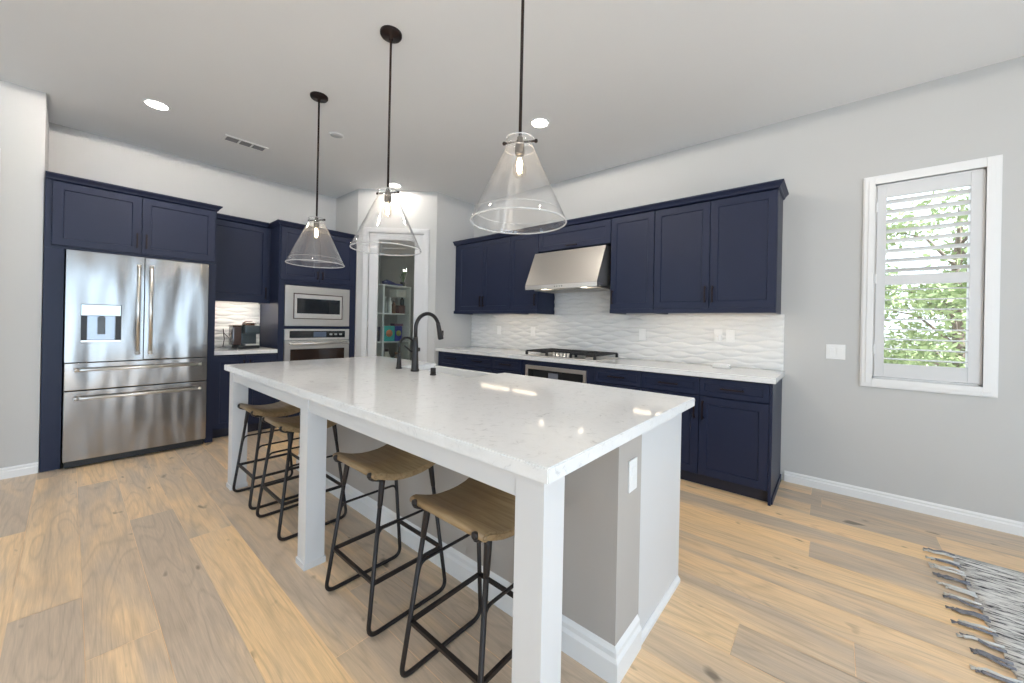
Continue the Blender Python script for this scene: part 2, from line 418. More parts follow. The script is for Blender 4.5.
def base_profile(d=0.016, h=0.085):
    return [(0, 0), (-d, 0), (-d, h * .62), (-d * .55, h * .72), (-d * .55, h * .86), (-d * .2, h * .94), (0, h)]
def baseboard(name, p0, p1, h=0.085, parent=None, d=0.016):
    """runs from p0 to p1; the face looks to the right of the direction of travel"""
    p0 = Vector((*p0, 0)); p1 = Vector((*p1, 0)); L = (p1 - p0).length; a = math.atan2(p1.y - p0.y, p1.x - p0.x)
    bm = prism(new_bm(), base_profile(d, h), 'x', 0, L)
    o = structure(name, bm, M_TRIM, None, parent); o.location = p0; o.rotation_euler = (0, 0, a)
    return o
baseboard('baseboard_north', (5.212, 0), (XE, 0))
baseboard('baseboard_southwest', (0.69, -4.212), (0.69, -4.005))
o = structure('trim_1', bx(0.69, 0.712, -4.34, -4.212, 0, 2.5, 0.004), M_WHITE, 'white door casing at the left edge of the grey wall')

# pantry door on the diagonal
D = bpy.data.objects.new('door_1', None); C.objects.link(D); D.location = (BX, BY, 0); D.rotation_euler = (0, 0, DANG)
tag(D, 'white pantry door with one tall clear glass panel', kind='structure')
bm = new_bm()
for (a, b) in ((U0 - 0.068, U0), (U1, U1 + 0.072)):
    box(bm, a, b, -0.018, 0.0, 0, DZ + 0.07, 0.003); box(bm, a + 0.012, b - 0.012, -0.024, -0.01, 0, DZ + 0.058, 0.003)
box(bm, U0 - 0.0, U1, -0.018, 0, DZ, DZ + 0.07, 0.003); box(bm, U0 - .05, U1 + .05, -0.024, -0.01, DZ + .012, DZ + 0.058, 0.003)
obj('casing', bm, M_WHITE, D)
GL0, GL1, GZ0, GZ1 = 0.270, 0.752, 0.26, 2.355
bm = new_bm(); a, b = U0 + .004, U1 - .004
box(bm, a, GL0, 0.012, 0.052, 0.008, DZ - .004, 0.002); box(bm, GL1, b, 0.012, 0.052, 0.008, DZ - .004, 0.002)
box(bm, GL0, GL1, 0.012, 0.052, 0.008, GZ0, 0.002); box(bm, GL0, GL1, 0.012, 0.052, GZ1, DZ - .004, 0.002)
leaf = obj('door_leaf', bm, M_WHITE, D)
obj('glass', bx(GL0 - .005, GL1 + .005, 0.030, 0.036, GZ0 - .005, GZ1 + .005), M_PANED, leaf)
bm = new_bm(); box(bm, 0.808, 0.850, 0.004, 0.012, 0.865, 0.915, 0.002)
tube(bm, [(0.829, 0.006, 0.89), (0.829, -0.035, 0.89)], 0.010); lathe(bm, [(0.012, -0.03), (0.026, -0.042), (0.028, -0.058), (0.02, -0.07), (0.004, -0.072)], (0.829, 0, 0.89), 16, axis='y')
obj('knob', bm, M_BLACK, leaf)
for z in (0.3, 1.22, 2.2):
    obj('hinge', tube(new_bm(), [(U0 + .004, 0.006, z - .045), (U0 + .004, 0.006, z + .045)], 0.006), M_STEELS, leaf)

# ------------------------------------------------------------------ window with shutter
W1 = bpy.data.objects.new('window_1', None); C.objects.link(W1); W1.location = (0, 0, 0)
tag(W1, 'white cased window in the grey wall at the right', kind='structure')
bm = new_bm(); cw = 0.066
for (inset, depth) in ((0.0, 0.014), (0.008, 0.022), (0.030, 0.028)):
    x0, x1, z0, z1 = WX0 - cw + inset, WX1 + cw - inset, WZ0 - cw + inset, WZ1 + cw - inset
    box(bm, x0, WX0, -depth, 0, z0, z1, 0.003); box(bm, WX1, x1, -depth, 0, z0, z1, 0.003)
    box(bm, WX0, WX1, -depth, 0, z0, WZ0, 0.003); box(bm, WX0, WX1, -depth, 0, WZ1, z1, 0.003)
for (x0, x1, z0, z1) in ((WX0 - .001, WX0 + .012, WZ0, WZ1), (WX1 - .012, WX1 + .001, WZ0, WZ1), (WX0, WX1, WZ0 - .001, WZ0 + .012), (WX0, WX1, WZ1 - .012, WZ1 + .001)):
    box(bm, x0, x1, -0.002, 0.14, z0, z1)
obj('casing', bm, M_TRIM, W1)
bm = new_bm()
for (x0, x1, z0, z1) in ((WX0 + .01, WX0 + .05, WZ0 + .01, WZ1 - .01), (WX1 - .05, WX1 - .01, WZ0 + .01, WZ1 - .01), (WX0 + .04, WX1 - .04, WZ0 + .01, WZ0 + .05), (WX0 + .04, WX1 - .04, WZ1 - .05, WZ1 - .01), (WX0 + .04, WX1 - .04, 1.61, 1.655)):
    box(bm, x0, x1, 0.09, 0.13, z0, z1, 0.003)
obj('sash', bm, M_WHITE, W1)
obj('glass', bx(WX0 + .045, WX1 - .045, 0.108, 0.112, WZ0 + .045, WZ1 - .045), M_PANE, W1)

S = thing('window_shutter', 'white plantation shutter with open louvers in the right-hand window', 'shutter', (5.991, 0.005, 0.928))
sx0, sx1 = -0.252, 0.252; sh = 1.405
for (a, b) in ((sx0, sx0 + 0.052), (sx1 - 0.052, sx1)):
    obj('stile', bx(a, b, -0.014, 0.014, 0, sh, 0.003), M_WHITE, S)
for (a, b) in ((0, 0.098), (0.672, 0.742), (sh - 0.088, sh)):
    obj('rail', bx(sx0 + .052, sx1 - .052, -0.013, 0.013, a, b, 0.002), M_WHITE, S)
def louver(zc, tilt):
    n = 12; wv, tk = 0.0315, 0.0048
    pr = [(wv * math.cos(2 * PI * k / n), tk * math.sin(2 * PI * k / n)) for k in range(n)]
    c, s = math.cos(tilt), math.sin(tilt)
    pr = [(y * c - z * s, zc + y * s + z * c) for y, z in pr]
    return prism(new_bm(), pr, 'x', sx0 + .053, sx1 - .053)
nl = 8
for k in range(nl): obj('louver', louver(0.098 + (0.574) * (k + .5) / nl, math.radians(4)), M_WHITE, S)
nl = 8
for k in range(nl): obj('louver', louver(0.742 + (sh - 0.088 - 0.742) * (k + .5) / nl, math.radians(-15)), M_WHITE, S)
for z in (0.2, 0.72, 1.25): obj('hinge', bx(sx0 - .008, sx0 + .006, -0.018, -0.012, z - .035, z + .035), M_PLASTIC, S)

# ------------------------------------------------------------------ wall plates
def plate(name, label, cat, loc, rotz, n, kind, w1=0.070, h=0.115, group=None):
    t = thing(name, label, cat, loc, rotz, group)
    wd = w1 + 0.046 * (n - 1)
    obj('plate', bx(-wd / 2, wd / 2, -0.006, 0, -h / 2, h / 2, 0.0025), M_PLASTIC, t)
    for i in range(n):
        x = (i - (n - 1) / 2) * 0.046
        if kind == 'switch':
            bm = new_bm(); box(bm, x - .0165, x + .0165, -0.0095, -0.005, -0.033, 0.033, 0.002); box(bm, x - .0155, x + .0155, -0.0115, -0.008, 0.0, 0.031, 0.002)
            obj('rocker', bm, M_PLASTIC, t)
        else:
            for zz in (-0.017, 0.017): obj('receptacle', bx(x - .0165, x + .0165, -0.0078, -0.005, zz - .0155, zz + .0155, 0.002), M_PLASTIC, t)
    return t
plate('light_switch', 'white double light switch plate between the range counter and the window', 'light switch', (5.521, -0.001, 1.093), 0, 2, 'switch')

# ------------------------------------------------------------------ wavy tile backsplash
def wavy(s0, s1, z0, z1, depth=0.012):
    bm = new_bm(); nx = int((s1 - s0) / 0.0125) + 1; nz = int((z1 - z0) / 0.0045) + 1
    p, L, a = 0.046, 0.30, 0.013
    def height(s, z):
        k = math.floor(z / p)
        for kk in (k - 1, k, k + 1):
            A = kk * p + (a if kk % 2 else -a) * math.cos(2 * PI * s / L); B = (kk + 1) * p + (a if (kk + 1) % 2 else -a) * math.cos(2 * PI * s / L)
            if A <= z < B:
                t = (z - A) / (B - A); wdt = (B - A)
                return 0.19 * wdt * (1 - (2 * t - 1) ** 2) * 0.9 + 0.003 * t
        return 0
    V = [[bm.verts.new((s0 + (s1 - s0) * i / nx, -depth * .4 - height(s0 + (s1 - s0) * i / nx, z0 + (z1 - z0) * j / nz), z0 + (z1 - z0) * j / nz)) for j in range(nz + 1)] for i in range(nx + 1)]
    for i in range(nx):
        for j in range(nz):
            f = bm.faces.new((V[i][j], V[i + 1][j], V[i + 1][j + 1], V[i][j + 1])); f.smooth = True
    # sides and back
    Bk = {}
    def back(i, j):
        if (i, j) not in Bk: v = V[i][j].co; Bk[(i, j)] = bm.verts.new((v.x, -0.0005, v.z))
        return Bk[(i, j)]
    loop = [(i, 0) for i in range(nx + 1)] + [(nx, j) for j in range(1, nz + 1)] + [(i, nz) for i in range(nx - 1, -1, -1)] + [(0, j) for j in range(nz - 1, 0, -1)]
    for q in range(len(loop)):
        a1, b1 = loop[q], loop[(q + 1) % len(loop)]
        bm.faces.new((V[b1[0]][b1[1]], V[a1[0]][a1[1]], back(*a1), back(*b1)))
    bm.faces.new([back(*q) for q in loop][::-1])
    return bm
CT = 0.914
o = obj('backsplash', wavy(CX + .001, 5.192, CT + .001, 1.385), M_TILE); tag(o, 'white wavy tile backsplash along the range counter', 'backsplash')
o2 = obj('backsplash', wavy(2.872, 3.782, 1.386, 1.80), M_TILE, o)
o2.name = 'upper_tile'
o = obj('backsplash', wavy(-2.90, -2.322, CT + .001, 1.44), M_TILE); o.rotation_euler = (0, 0, PI / 2)
tag(o, 'small white wavy tile backsplash behind the coffee maker', 'backsplash')
for (x, z, lab, n_) in ((3.985, 1.176, 'white outlet on the wavy tile just right of the cooktop', 1), (4.695, 1.19, 'white outlet above the small white rounded box, left one of the pair', 1), (4.795, 1.19, 'white outlet above the small white rounded box, right one of the pair', 1), (1.96, 1.17, 'white outlet on the wavy tile under the corner wall cabinets, nearest the pantry', 1), (2.55, 1.17, 'white outlet on the wavy tile left of the cooktop, under the narrow wall cabinet', 1)):
    plate('wall_outlet', lab, 'outlet', (x, -0.0135, z), 0, n_, 'outlet', group='outlets on the backsplash')
ch = thing('plug_adapter', 'small white plug adapter in the backsplash outlet above the small white rounded box', 'plug adapter', (4.70, -0.0225, 1.172))
obj('case', bx(-.018, .018, -0.035, 0, -.03, .03, .005), M_PLASTIC, ch); obj('lens', lathe(new_bm(), [(0.006, -0.036), (0.006, -0.0345)], (0, 0, .012), 12, axis='y'), M_STEELS, ch)

# ------------------------------------------------------------------ cabinets on the range wall
def wall_cab(label, s0, s1, doors, z0=1.386, z1=2.345, dep=0.36, zd0=1.428, zd1=2.335, rail_=True, loc=None, rotz=0, strip=(.0, .0), group='navy wall cabinets'):
    """doors: (x0, x1, handle x or None, handle z, vertical)"""
    t = thing('wall_cabinet', label, 'cabinet', loc or (s0, -0.002, 0), rotz, group)
    L = s1 - s0; bm = new_bm()
    box(bm, 0.0006, L - .0006, -(dep - .021), 0, z0 + .022, z1)
    obj('body', bm, M_NAVY, t)
    if rail_:
        bm = new_bm(); box(bm, 0.0006, L - .0006, -(dep - .002), -(dep - .022), z0, z0 + .041, .002)
        box(bm, 0.0006, .019, -(dep - .021), 0, z0, z0 + .023); box(bm, L - .019, L - .0006, -(dep - .021), 0, z0, z0 + .023)
        obj('light_rail', bm, M_NAVY, t)
    for (a, b, hx, hz, v) in doors:
        door_part(t, a - s0, b - s0, zd0, zd1, -dep, None if hx is None else hx - s0, hz, 0.14, v)
    if strip:
        obj('light_strip', bx(.02 + strip[0], L - .02 - strip[1], -(dep - .06), -(dep - .085), z0 + .003, z0 + .0215), M_LED if z0 < 1.4 else M_LED2, t)
    return t
wall_cab('navy two-door wall cabinet in the corner beside the pantry', CX + .002, 2.443, [(1.486, 1.966, 1.938, 1.545, True), (1.970, 2.441, 1.998, 1.545, True)], strip=(.50, -.02))
wall_cab('narrow navy single-door wall cabinet just left of the range hood', 2.4435, 2.872, [(2.445, 2.869, 2.842, 1.545, True)], strip=(-.02, .0))
wall_cab('short navy cabinet with a lift-up door above the range hood', 2.8725, 3.7805, [(2.876, 3.777, 3.327, 2.125, False)], z0=2.075, zd0=2.098, rail_=False, strip=None)
wall_cab('narrow navy single-door wall cabinet just right of the range hood', 3.781, 4.2205, [(3.785, 4.217, 3.812, 1.545, True)], strip=(.22, -.02))
wall_cab('navy two-door wall cabinet at the window end of the run', 4.221, 5.166, [(4.223, 4.691, 4.664, 1.545, True), (4.695, 5.163, 4.722, 1.545, True)], strip=(-.02, .0))
def crown(s0, s1, dep, z0, name, label, loc, rotz, left=True, right=True, hgt=0.052):
    t = thing(name, label, 'molding', loc, rotz, 'navy crown moldings')
    p = 0.038; bm = new_bm()
    L = s1 - s0; l = p if left else 0; r = p if right else 0
    rings = []
    for (e, z) in ((0.002, 0), (0.012, 0.006), (0.016, hgt * .35), (p - .006, hgt * .72), (p, hgt * .78), (p, hgt)):
        xl = -min(e, l) if left else 0; xr = L + (min(e, r) if right else 0)
        rings.append([bm.verts.new(q) for q in ((xl, 0, z), (xl, -dep - e, z), (xr, -dep - e, z), (xr, 0, z))])
    for A, B in zip(rings, rings[1:]):
        for k in range(4): bm.faces.new((A[k], A[(k + 1) % 4], B[(k + 1) % 4], B[k]))
    bm.faces.new(rings[0][::-1]); bm.faces.new(rings[-1])
    bmesh.ops.recalc_face_normals(bm, faces=bm.faces[:])
    obj('molding', bm, M_NAVY, t)
    return t
crown(CX + .002, 5.166, 0.36, 0, 'crown_molding', 'long dark navy crown molding along the range wall cabinets', (CX + .002, -0.002, 2.3455), 0, left=False)

def base_cab(label, s0, s1, fronts, loc=None, rotz=0, dep=0.61, toe=0.095, top=0.8725, group='navy base cabinets', cut=None):
    """fronts: (kind, x0, x1, z0, z1, handle x, handle z, vertical)"""
    t = thing('base_cabinet', label, 'cabinet', loc or (s0, -0.002, 0), rotz, group)
    L = s1 - s0; bm = new_bm()
    if cut:
        a, b, z0, z1 = cut[0] - s0, cut[1] - s0, cut[2], cut[3]
        box(bm, .0006, a, -dep, 0, toe, top); box(bm, b, L - .0006, -dep, 0, toe, top); box(bm, a, b, -dep, 0, toe, z0); box(bm, a, b, -dep, 0, z1, top); box(bm, a, b, -.05, 0, z0, z1)
    else: box(bm, .0006, L - .0006, -dep, 0, toe, top)
    obj('body', bm, M_NAVY, t)
    obj('toe_kick', bx(.0006, L - .0006, -dep + .045, 0, 0, toe), M_NAVYIN, t)
    for (kd, a, b, z0, z1, hx, hz, v) in fronts:
        door_part(t, a - s0, b - s0, z0, z1, -dep - .02, None if hx is None else hx - s0, hz, 0.16 if not v else 0.15, v, kd, 0.036 if kd == 'drawer' else 0.058)
    return t
dz0, dz1, oz0, oz1 = 0.728, 0.862, 0.100, 0.718
base_cab('navy two-drawer base cabinet in the corner beside the pantry', CX + .002, 2.4205, [('drawer', 1.486, 1.938, dz0, dz1, 1.712, .795, False), ('drawer', 1.942, 2.418, dz0, dz1, 2.18, .795, False), ('door', 1.486, 1.938, oz0, oz1, 1.91, .62, True), ('door', 1.942, 2.418, oz0, oz1, 1.97, .62, True)])
base_cab('narrow navy base cabinet left of the framed microwave', 2.421, 2.8695, [('drawer', 2.423, 2.867, dz0, dz1, 2.645, .795, False), ('door', 2.423, 2.867, oz0, oz1, 2.84, .62, True)])
base_cab('navy base cabinet under the cooktop holding a framed microwave', 2.870, 3.7715, [('drawer', 2.873, 3.769, oz0, 0.40, 3.32, .33, False)], cut=(2.945, 3.67, 0.45, 0.808))
base_cab('narrow navy base cabinet right of the cooktop', 3.772, 4.2265, [('drawer', 3.774, 4.224, dz0, dz1, 4.0, .795, False), ('door', 3.774, 4.224, oz0, oz1, 3.802, .62, True)])
bc = base_cab('navy two-door base cabinet at the window end of the range counter', 4.227, 5.166, [('drawer', 4.229, 4.697, dz0, dz1, 4.463, .795, False), ('drawer', 4.701, 5.163, dz0, dz1, 4.932, .795, False), ('door', 4.229, 4.697, oz0, oz1, 4.668, .615, True), ('door', 4.701, 5.163, oz0, oz1, 4.730, .615, True)])
L_ = 5.166 - 4.227
bm = new_bm(); box(bm, L_, L_ + .018, -0.628, 0, 0.0, 0.8725, .0015); box(bm, L_ + .018, L_ + .026, -0.60, 0, 0, 0.05, .003)
obj('end_panel', bm, M_NAVY, bc)

o = obj('countertop', bx(CX + .002, 5.202, -0.661, -0.0025, 0.8735, CT, 0.003), M_QUARTZ); tag(o, 'long white quartz countertop along the range wall', 'countertop')

# microwave drawer below the cooktop
t = thing('undercounter_microwave', 'stainless framed microwave with dark glass built in below the cooktop', 'microwave', (3.3075, -0.612, 0.45))
bm = new_bm(); wv = 0.375
box(bm, -wv, -wv + .032, -0.022, 0, 0, .367, .002); box(bm, wv - .032, wv, -0.022, 0, 0, .367, .002); box(bm, -wv + .032, wv - .032, -0.022, 0, .328, .367, .002); box(bm, -wv + .032, wv - .032, -.022, 0, 0, .04, .002)
obj('frame', bm, M_STEELS, t)
obj('housing', bx(-.355, .355, 0, .010, .01, .35), M_BLK, t)
obj('control_panel', bx(-wv + .034, wv - .034, -0.016, -.001, .225, .327, .001), M_DARKG, t)
obj('display', bx(-.07, .05, -0.0175, -.015, .25, .305, .001), mat('display_grey', (0.16, 0.17, 0.20), 0.3), t)
bm = new_bm(); box(bm, -wv + .034, wv - .034, -0.03, -.001, .045, .22, .003); obj('drawer_front', bm, M_STEEL, t)

# cooktop
t = thing('gas_cooktop', 'stainless gas cooktop with black grates in the range counter', 'cooktop', (3.325, -0.335, CT))
obj('tray', bx(-0.43, 0.43, -0.265, 0.255, 0.0005, 0.012, 0.004), M_STEELS, t)
for (x, y, r) in ((-.29, .12, .042), (-.29, -.11, .034), (0, .05, .055), (.29, .12, .036), (.29, -.11, .042)):
    b_ = obj('burner', lathe(new_bm(), [(r * 1.25, .012), (r * 1.25, .020), (r * 1.0, .022), (r * 1.0, .027)], (x, y, 0), 20), M_STEELS, t)
    obj('burner_cap', lathe(new_bm(), [(r, .0272), (r, .032), (r * .8, .036)], (x, y, 0), 20), M_CAST, b_)
for xc in (-.285, 0, .285):
    bm = new_bm(); hw = .135; y0, y1 = (-.245, .24) if xc else (-.12, .24)
    z0, z1 = .046, .062
    for yy in (y0, y1): box(bm, xc - hw, xc + hw, yy - .008, yy + .008, z0, z1, .003)
    for xx in (xc - hw, xc + hw): box(bm, xx - .008, xx + .008, y0, y1, z0, z1, .003)
    for yy in [y0 + (y1 - y0) * q / 6 for q in range(1, 6)]: box(bm, xc - hw, xc + hw, yy - .004, yy + .004, z0, z1 - .002, .0015)
    box(bm, xc - .005, xc + .005, y0, y1, z0, z1 - .002, .0015)
    for xx in (xc - hw, xc + hw):
        for yy in (y0, y1): box(bm, xx - .011, xx + .011, yy - .011, yy + .011, .012, z0 + .006, .002)
    obj('grate', bm, M_CAST, t)
for x in (-.09, -.045, 0, .045, .09):
    obj('knob', lathe(new_bm(), [(.019, .0122), (.019, .018), (.0155, .022), (.0150, .050), (.011, .053)], (x, -.195, 0), 16), M_STEELS, t)

# range hood
t = thing('range_hood', 'wide sloped stainless range hood above the cooktop', 'range hood', (3.300, -0.012, 1.643))
hw = 0.446
bm = prism(new_bm(), [(-0.012, 0.02), (-0.555, 0.044), (-0.555, 0.05), (-0.385, 0.43), (-0.012, 0.43)], 'x', -hw, hw)
obj('canopy', bm, M_HOOD, t)
bm = prism(new_bm(), [(-0.012, 0.0), (-0.012, 0.02), (-0.556, 0.044), (-0.556, 0.0), (-0.53, 0.0), (-0.53, 0.018), (-0.04, 0.008), (-0.04, 0.0)], 'x', -hw, hw)
obj('lip', bm, M_STEELS, t)
for xc in (-.29, 0, .29):
    bm = new_bm(); box(bm, xc - .135, xc + .135, -.42, -.06, .002, .007)
    for q in range(9): box(bm, xc - .125 + q * .03, xc - .115 + q * .03, -.41, -.07, -.002, .003)
    obj('filter', bm, M_STEELS, t)
for xc in (-.25, .25): obj('lamp', lathe(new_bm(), [(.03, .004), (.03, .008)], (xc, -.47, 0), 16), emit('hood_lamp', (1, .86, .68), 6.0), t)
bm = new_bm()
for q in range(4): lathe(bm, [(.006, -.5575), (.006, -.5545)], (-.05 + q * .03, 0, .022), 10, axis='y')
obj('button', bm, M_BLK, t)

# soap dish on the counter
t = thing('soap_dish', 'small white rounded box lying on the range counter near its window end', 'soap dish', (4.768, -0.205, CT))
obj('dish', bx(-.068, .068, -.033, .033, 0.0005, .022, .009), M_CERAM, t); obj('lid', bx(-.064, .064, -.03, .03, .0222, .036, .0065), M_PLASTIC, t)

# ------------------------------------------------------------------ refrigerator wall (local x = world y, local -y = world x)
R90 = PI / 2
t = thing('refrigerator_cabinet', 'tall navy cabinet surrounding the stainless refrigerator', 'cabinet', (0.002, -4.0, 0), R90)
L = 1.092
obj('body', bx(.0, L, -.680, 0, 1.797, 2.34), M_NAVY, t)
bm = new_bm(); box(bm, 0.0, .1055, -.70, 0, 0.0, 1.796, .001); obj('side_panel', bm, M_NAVY, t)
bm = new_bm(); box(bm, L - .060, L, -.70, 0, 0.0, 1.796, .001); obj('side_panel', bm, M_NAVY, t)
bm = new_bm(); box(bm, 0, .036, -.70, -.679, 1.797, 2.34); box(bm, L - .012, L, -.70, -.679, 1.797, 2.34); box(bm, .036, L - .012, -.70, -.679, 1.797, 1.818); obj('face_frame', bm, M_NAVY, t)
door_part(t, .038, .548, 1.822, 2.332, -.715, .520, 1.935, .13); door_part(t, .552, 1.078, 1.822, 2.332, -.715, .580, 1.935, .13)
crown(-4.0, -2.908, 0.70, 0, 'crown_molding', 'navy crown molding above the refrigerator cabinet', (0.002, -4.0, 2.3405), R90, left=False)

def handle_bar(bm, p0, p1, out, r=.0125):
    p0 = Vector(p0); p1 = Vector(p1); d = (p1 - p0).normalized(); o_ = Vector((0, -out, 0))
    tube(bm, [p0 + o_, p1 + o_], r, 14)
    for p, s in ((p0, 1), (p1, -1)):
        q = p + d * s * .03
        tube(bm, [q + Vector((0, .002, 0)), q + o_], r * .75, 10)
        tube(bm, [p + o_ - d * s * .001, p + o_ + d * s * .022], r * 1.18, 14)
    return bm
t = thing('refrigerator', 'large stainless French-door refrigerator with an ice dispenser', 'refrigerator', (0.004, -3.886, 0), R90)
L = .906; yf = -.796
obj('body', bx(.006, L - .006, -.70, -.01, .055, 1.775), mat('fridge_grey', (.12, .12, .125), .5), t)
obj('grille', bx(.01, L - .01, -.755, -.68, .012, .062, .003), M_BLK, t)
bm = new_bm()
for x in (.06, L - .06): box(bm, x - .03, x + .03, -.66, -.60, 0, .056)
obj('foot', bm, M_BLK, t)
# left door with the dispenser cut-out
dx0, dx1, ez0, ez1 = .085, .315, 1.035, 1.352
d = new_bm(); X0, X1, Z0, Z1 = .002, L / 2 - .003, .874, 1.783
box(d, X0, dx0, yf, -.705, Z0, Z1); box(d, dx1, X1, yf, -.705, Z0, Z1); box(d, dx0, dx1, yf, -.705, Z0, ez0); box(d, dx0, dx1, yf, -.705, ez1, Z1)
bmesh.ops.remove_doubles(d, verts=d.verts[:], dist=1e-5)
dl = obj('door', d, M_STEEL, t)
obj('handle', handle_bar(new_bm(), (L / 2 - .040, yf, .925), (L / 2 - .040, yf, 1.71), .055), M_STEELS, dl)
dsp = obj('ice_dispenser', bx(dx0 + .002, dx1 - .002, yf - .004, yf + .03, 1.255, ez1 - .002, .004), steel('dispenser_panel', (.42, .44, .44), .15, .1, .2), dl)
dsp['label'] = 'glossy dispenser panel over a dark recess'
for (a, b) in ((dx0 + .001, dx0 + .034), (dx1 - .034, dx1 - .001)): obj('recess_side', bx(a, b, yf + .004, yf + .085, ez0 + .001, 1.255), M_BLK, dsp)
obj('recess_back', bx(dx0 + .034, dx1 - .034, yf + .06, yf + .085, ez0 + .001, 1.255), steel('recess_steel', (.30, .31, .33), .25, .1, .2), dsp)
obj('drip_tray', bx(dx0 + .001, dx1 - .001, yf - .006, yf + .06, ez0 + .001, ez0 + .016, .002), M_STEELS, dsp)
bm = new_bm(); box(bm, .178, .222, yf + .03, yf + .05, 1.10, 1.245, .004); box(bm, .186, .214, yf + .005, yf + .03, 1.225, 1.255, .004)
obj('paddle', bm, mat('paddle_grey', (.12, .13, .14), .3), dsp)
dr = obj('door', bx(L / 2 + .003, L - .002, yf, -.705, Z0, Z1, .004), M_STEEL, t)
obj('handle', handle_bar(new_bm(), (L / 2 + .040, yf, .925), (L / 2 + .040, yf, 1.71), .055), M_STEELS, dr)
d1 = obj('drawer', bx(.002, L - .002, yf, -.705, .644, .866, .004), M_STEEL, t)
obj('handle', handle_bar(new_bm(), (.055, yf, .812), (L - .055, yf, .812), .055), M_STEELS, d1)
d2 = obj('drawer', bx(.002, L - .002, yf, -.705, .070, .636, .004), M_STEEL, t)
obj('handle', handle_bar(new_bm(), (.055, yf, .580), (L - .055, yf, .580), .055), M_STEELS, d2)

# coffee nook
wall_cab('navy single-door wall cabinet above the coffee maker', -2.9055, -2.3195, [(-2.903, -2.345, -2.373, 1.56, True)], z0=1.445, z1=2.34, zd0=1.475, zd1=2.332, loc=(0.002, -2.9055, 0), rotz=R90)
crown(-2.8675, -2.3595, 0.36, 0, 'crown_molding', 'short navy crown molding above the coffee nook cabinet', (0.002, -2.8655, 2.3405), R90, left=False, right=False)
base_cab('navy base cabinet below the coffee maker counter', -2.9055, -2.3195, [('door', -2.902, -2.614, .10, .855, -2.64, .74, True), ('door', -2.610, -2.322, .10, .855, -2.584, .74, True)], loc=(0.002, -2.9055, 0), rotz=R90)
o = obj('countertop', bx(0.0025, 0.648, -2.9055, -2.3205, 0.8735, CT, .003), M_QUARTZ); tag(o, 'short white quartz countertop below the coffee maker', 'countertop')

# oven tower
t = thing('oven_cabinet', 'tall navy cabinet holding the microwave and the wall oven', 'cabinet', (0.002, -2.3185, 0), R90)
L = 2.3185 - 1.408
bm = new_bm(); a, b = .060, .818
box(bm, 0, L, -.63, 0, 1.668, 2.335); box(bm, 0, a, -.63, 0, .095, 1.668); box(bm, b, L, -.63, 0, .095, 1.668); box(bm, a, b, -.63, 0, 1.150, 1.180); box(bm, a, b, -.63, 0, .095, .40); box(bm, a, b, -.06, 0, .40, 1.668)
obj('body', bm, M_NAVY, t); obj('toe_kick', bx(0, L, -.58, 0, 0, .095), M_NAVYIN, t)
door_part(t, .012, L / 2 - .018, 1.720, 2.326, -.65, L / 2 - .046, 1.80, .10); door_part(t, L / 2 - .014, L - .038, 1.720, 2.326, -.65, L / 2 + .014, 1.80, .10)
d = door_part(t, .012, L - .038, .11, .385, -.65, L / 2, .32, .16, False, 'drawer')
crown(-2.3185, -1.408, 0.65, 0, 'crown_molding', 'navy crown molding above the oven cabinet', (0.002, -2.3185, 2.3355), R90, right=False)

t = thing('microwave', 'built-in stainless microwave above the wall oven', 'microwave', (0.634, -1.8785, 1.183), R90)
wv = .378
bm = new_bm(); box(bm, -wv, -wv + .088, -.024, 0, 0, .476, .002); box(bm, wv - .088, wv, -.024, 0, 0, .476, .002); box(bm, -wv + .088, wv - .088, -.024, 0, 0, .084, .002); box(bm, -wv + .088, wv - .088, -.024, 0, .390, .476, .002)
obj('trim_frame', bm, M_HOOD, t)
obj('housing', bx(-.30, .30, 0.0, .45, .06, .42), M_BLK, t)
bm = new_bm(); 
for (x0, x1, z0, z1) in ((-.288, -.278, .086, .388), (.278, .288, .086, .388), (-.278, .278, .378, .388), (-.278, .278, .086, .092)): box(bm, x0, x1, -.018, -.001, z0, z1)
obj('vent_gap', bm, mat('copper_shadow', (.10, .055, .045), .5, .5), t)
bm = new_bm(); box(bm, -.277, .277, -.026, -.001, .330, .377, .003); box(bm, -.277, .277, -.026, -.001, .093, .150, .003); box(bm, -.277, -.252, -.026, -.001, .15, .33, .001); box(bm, .256, .277, -.026, -.001, .15, .33, .001)
dr = obj('door', bm, M_STEELS, t)
obj('window', bx(-.252, .115, -.022, -.002, .15, .33), M_DARKG, dr)
obj('control_panel', bx(.117, .256, -.022, -.002, .15, .33), mat('control_black', (.02, .022, .024), .12), t)
obj('display', bx(.15, .235, -.0235, -.0215, .285, .315), mat('display_dim', (.01, .012, .015), .1), t)

t = thing('wall_oven', 'built-in stainless wall oven below the microwave', 'oven', (0.634, -1.8785, 0.403), R90)
obj('housing', bx(-.36, .36, 0, .52, .01, .73), M_BLK, t)
bm = new_bm(); box(bm, -wv, wv, -.028, 0, .612, .638, .002); box(bm, -wv, wv, -.028, 0, .722, .744, .002); box(bm, -wv, -wv + .052, -.028, 0, .638, .722, .001); box(bm, wv - .052, wv, -.028, 0, .638, .722, .001)
cp = obj('control_frame', bm, M_STEELS, t)
obj('control_panel', bx(-wv + .052, wv - .052, -.025, -.002, .638, .722), M_DARKG, cp)
obj('display', bx(-.06, .09, -.0265, -.0245, .650, .71, .0005), mat('oven_display', (.10, .13, .19), .2), cp)
bm = new_bm()
for q in range(3): box(bm, .13 + q * .06, .165 + q * .06, -.0265, -.0245, .668, .69, .0005)
obj('button', bm, mat('oven_buttons', (.25, .26, .26), .4), cp)
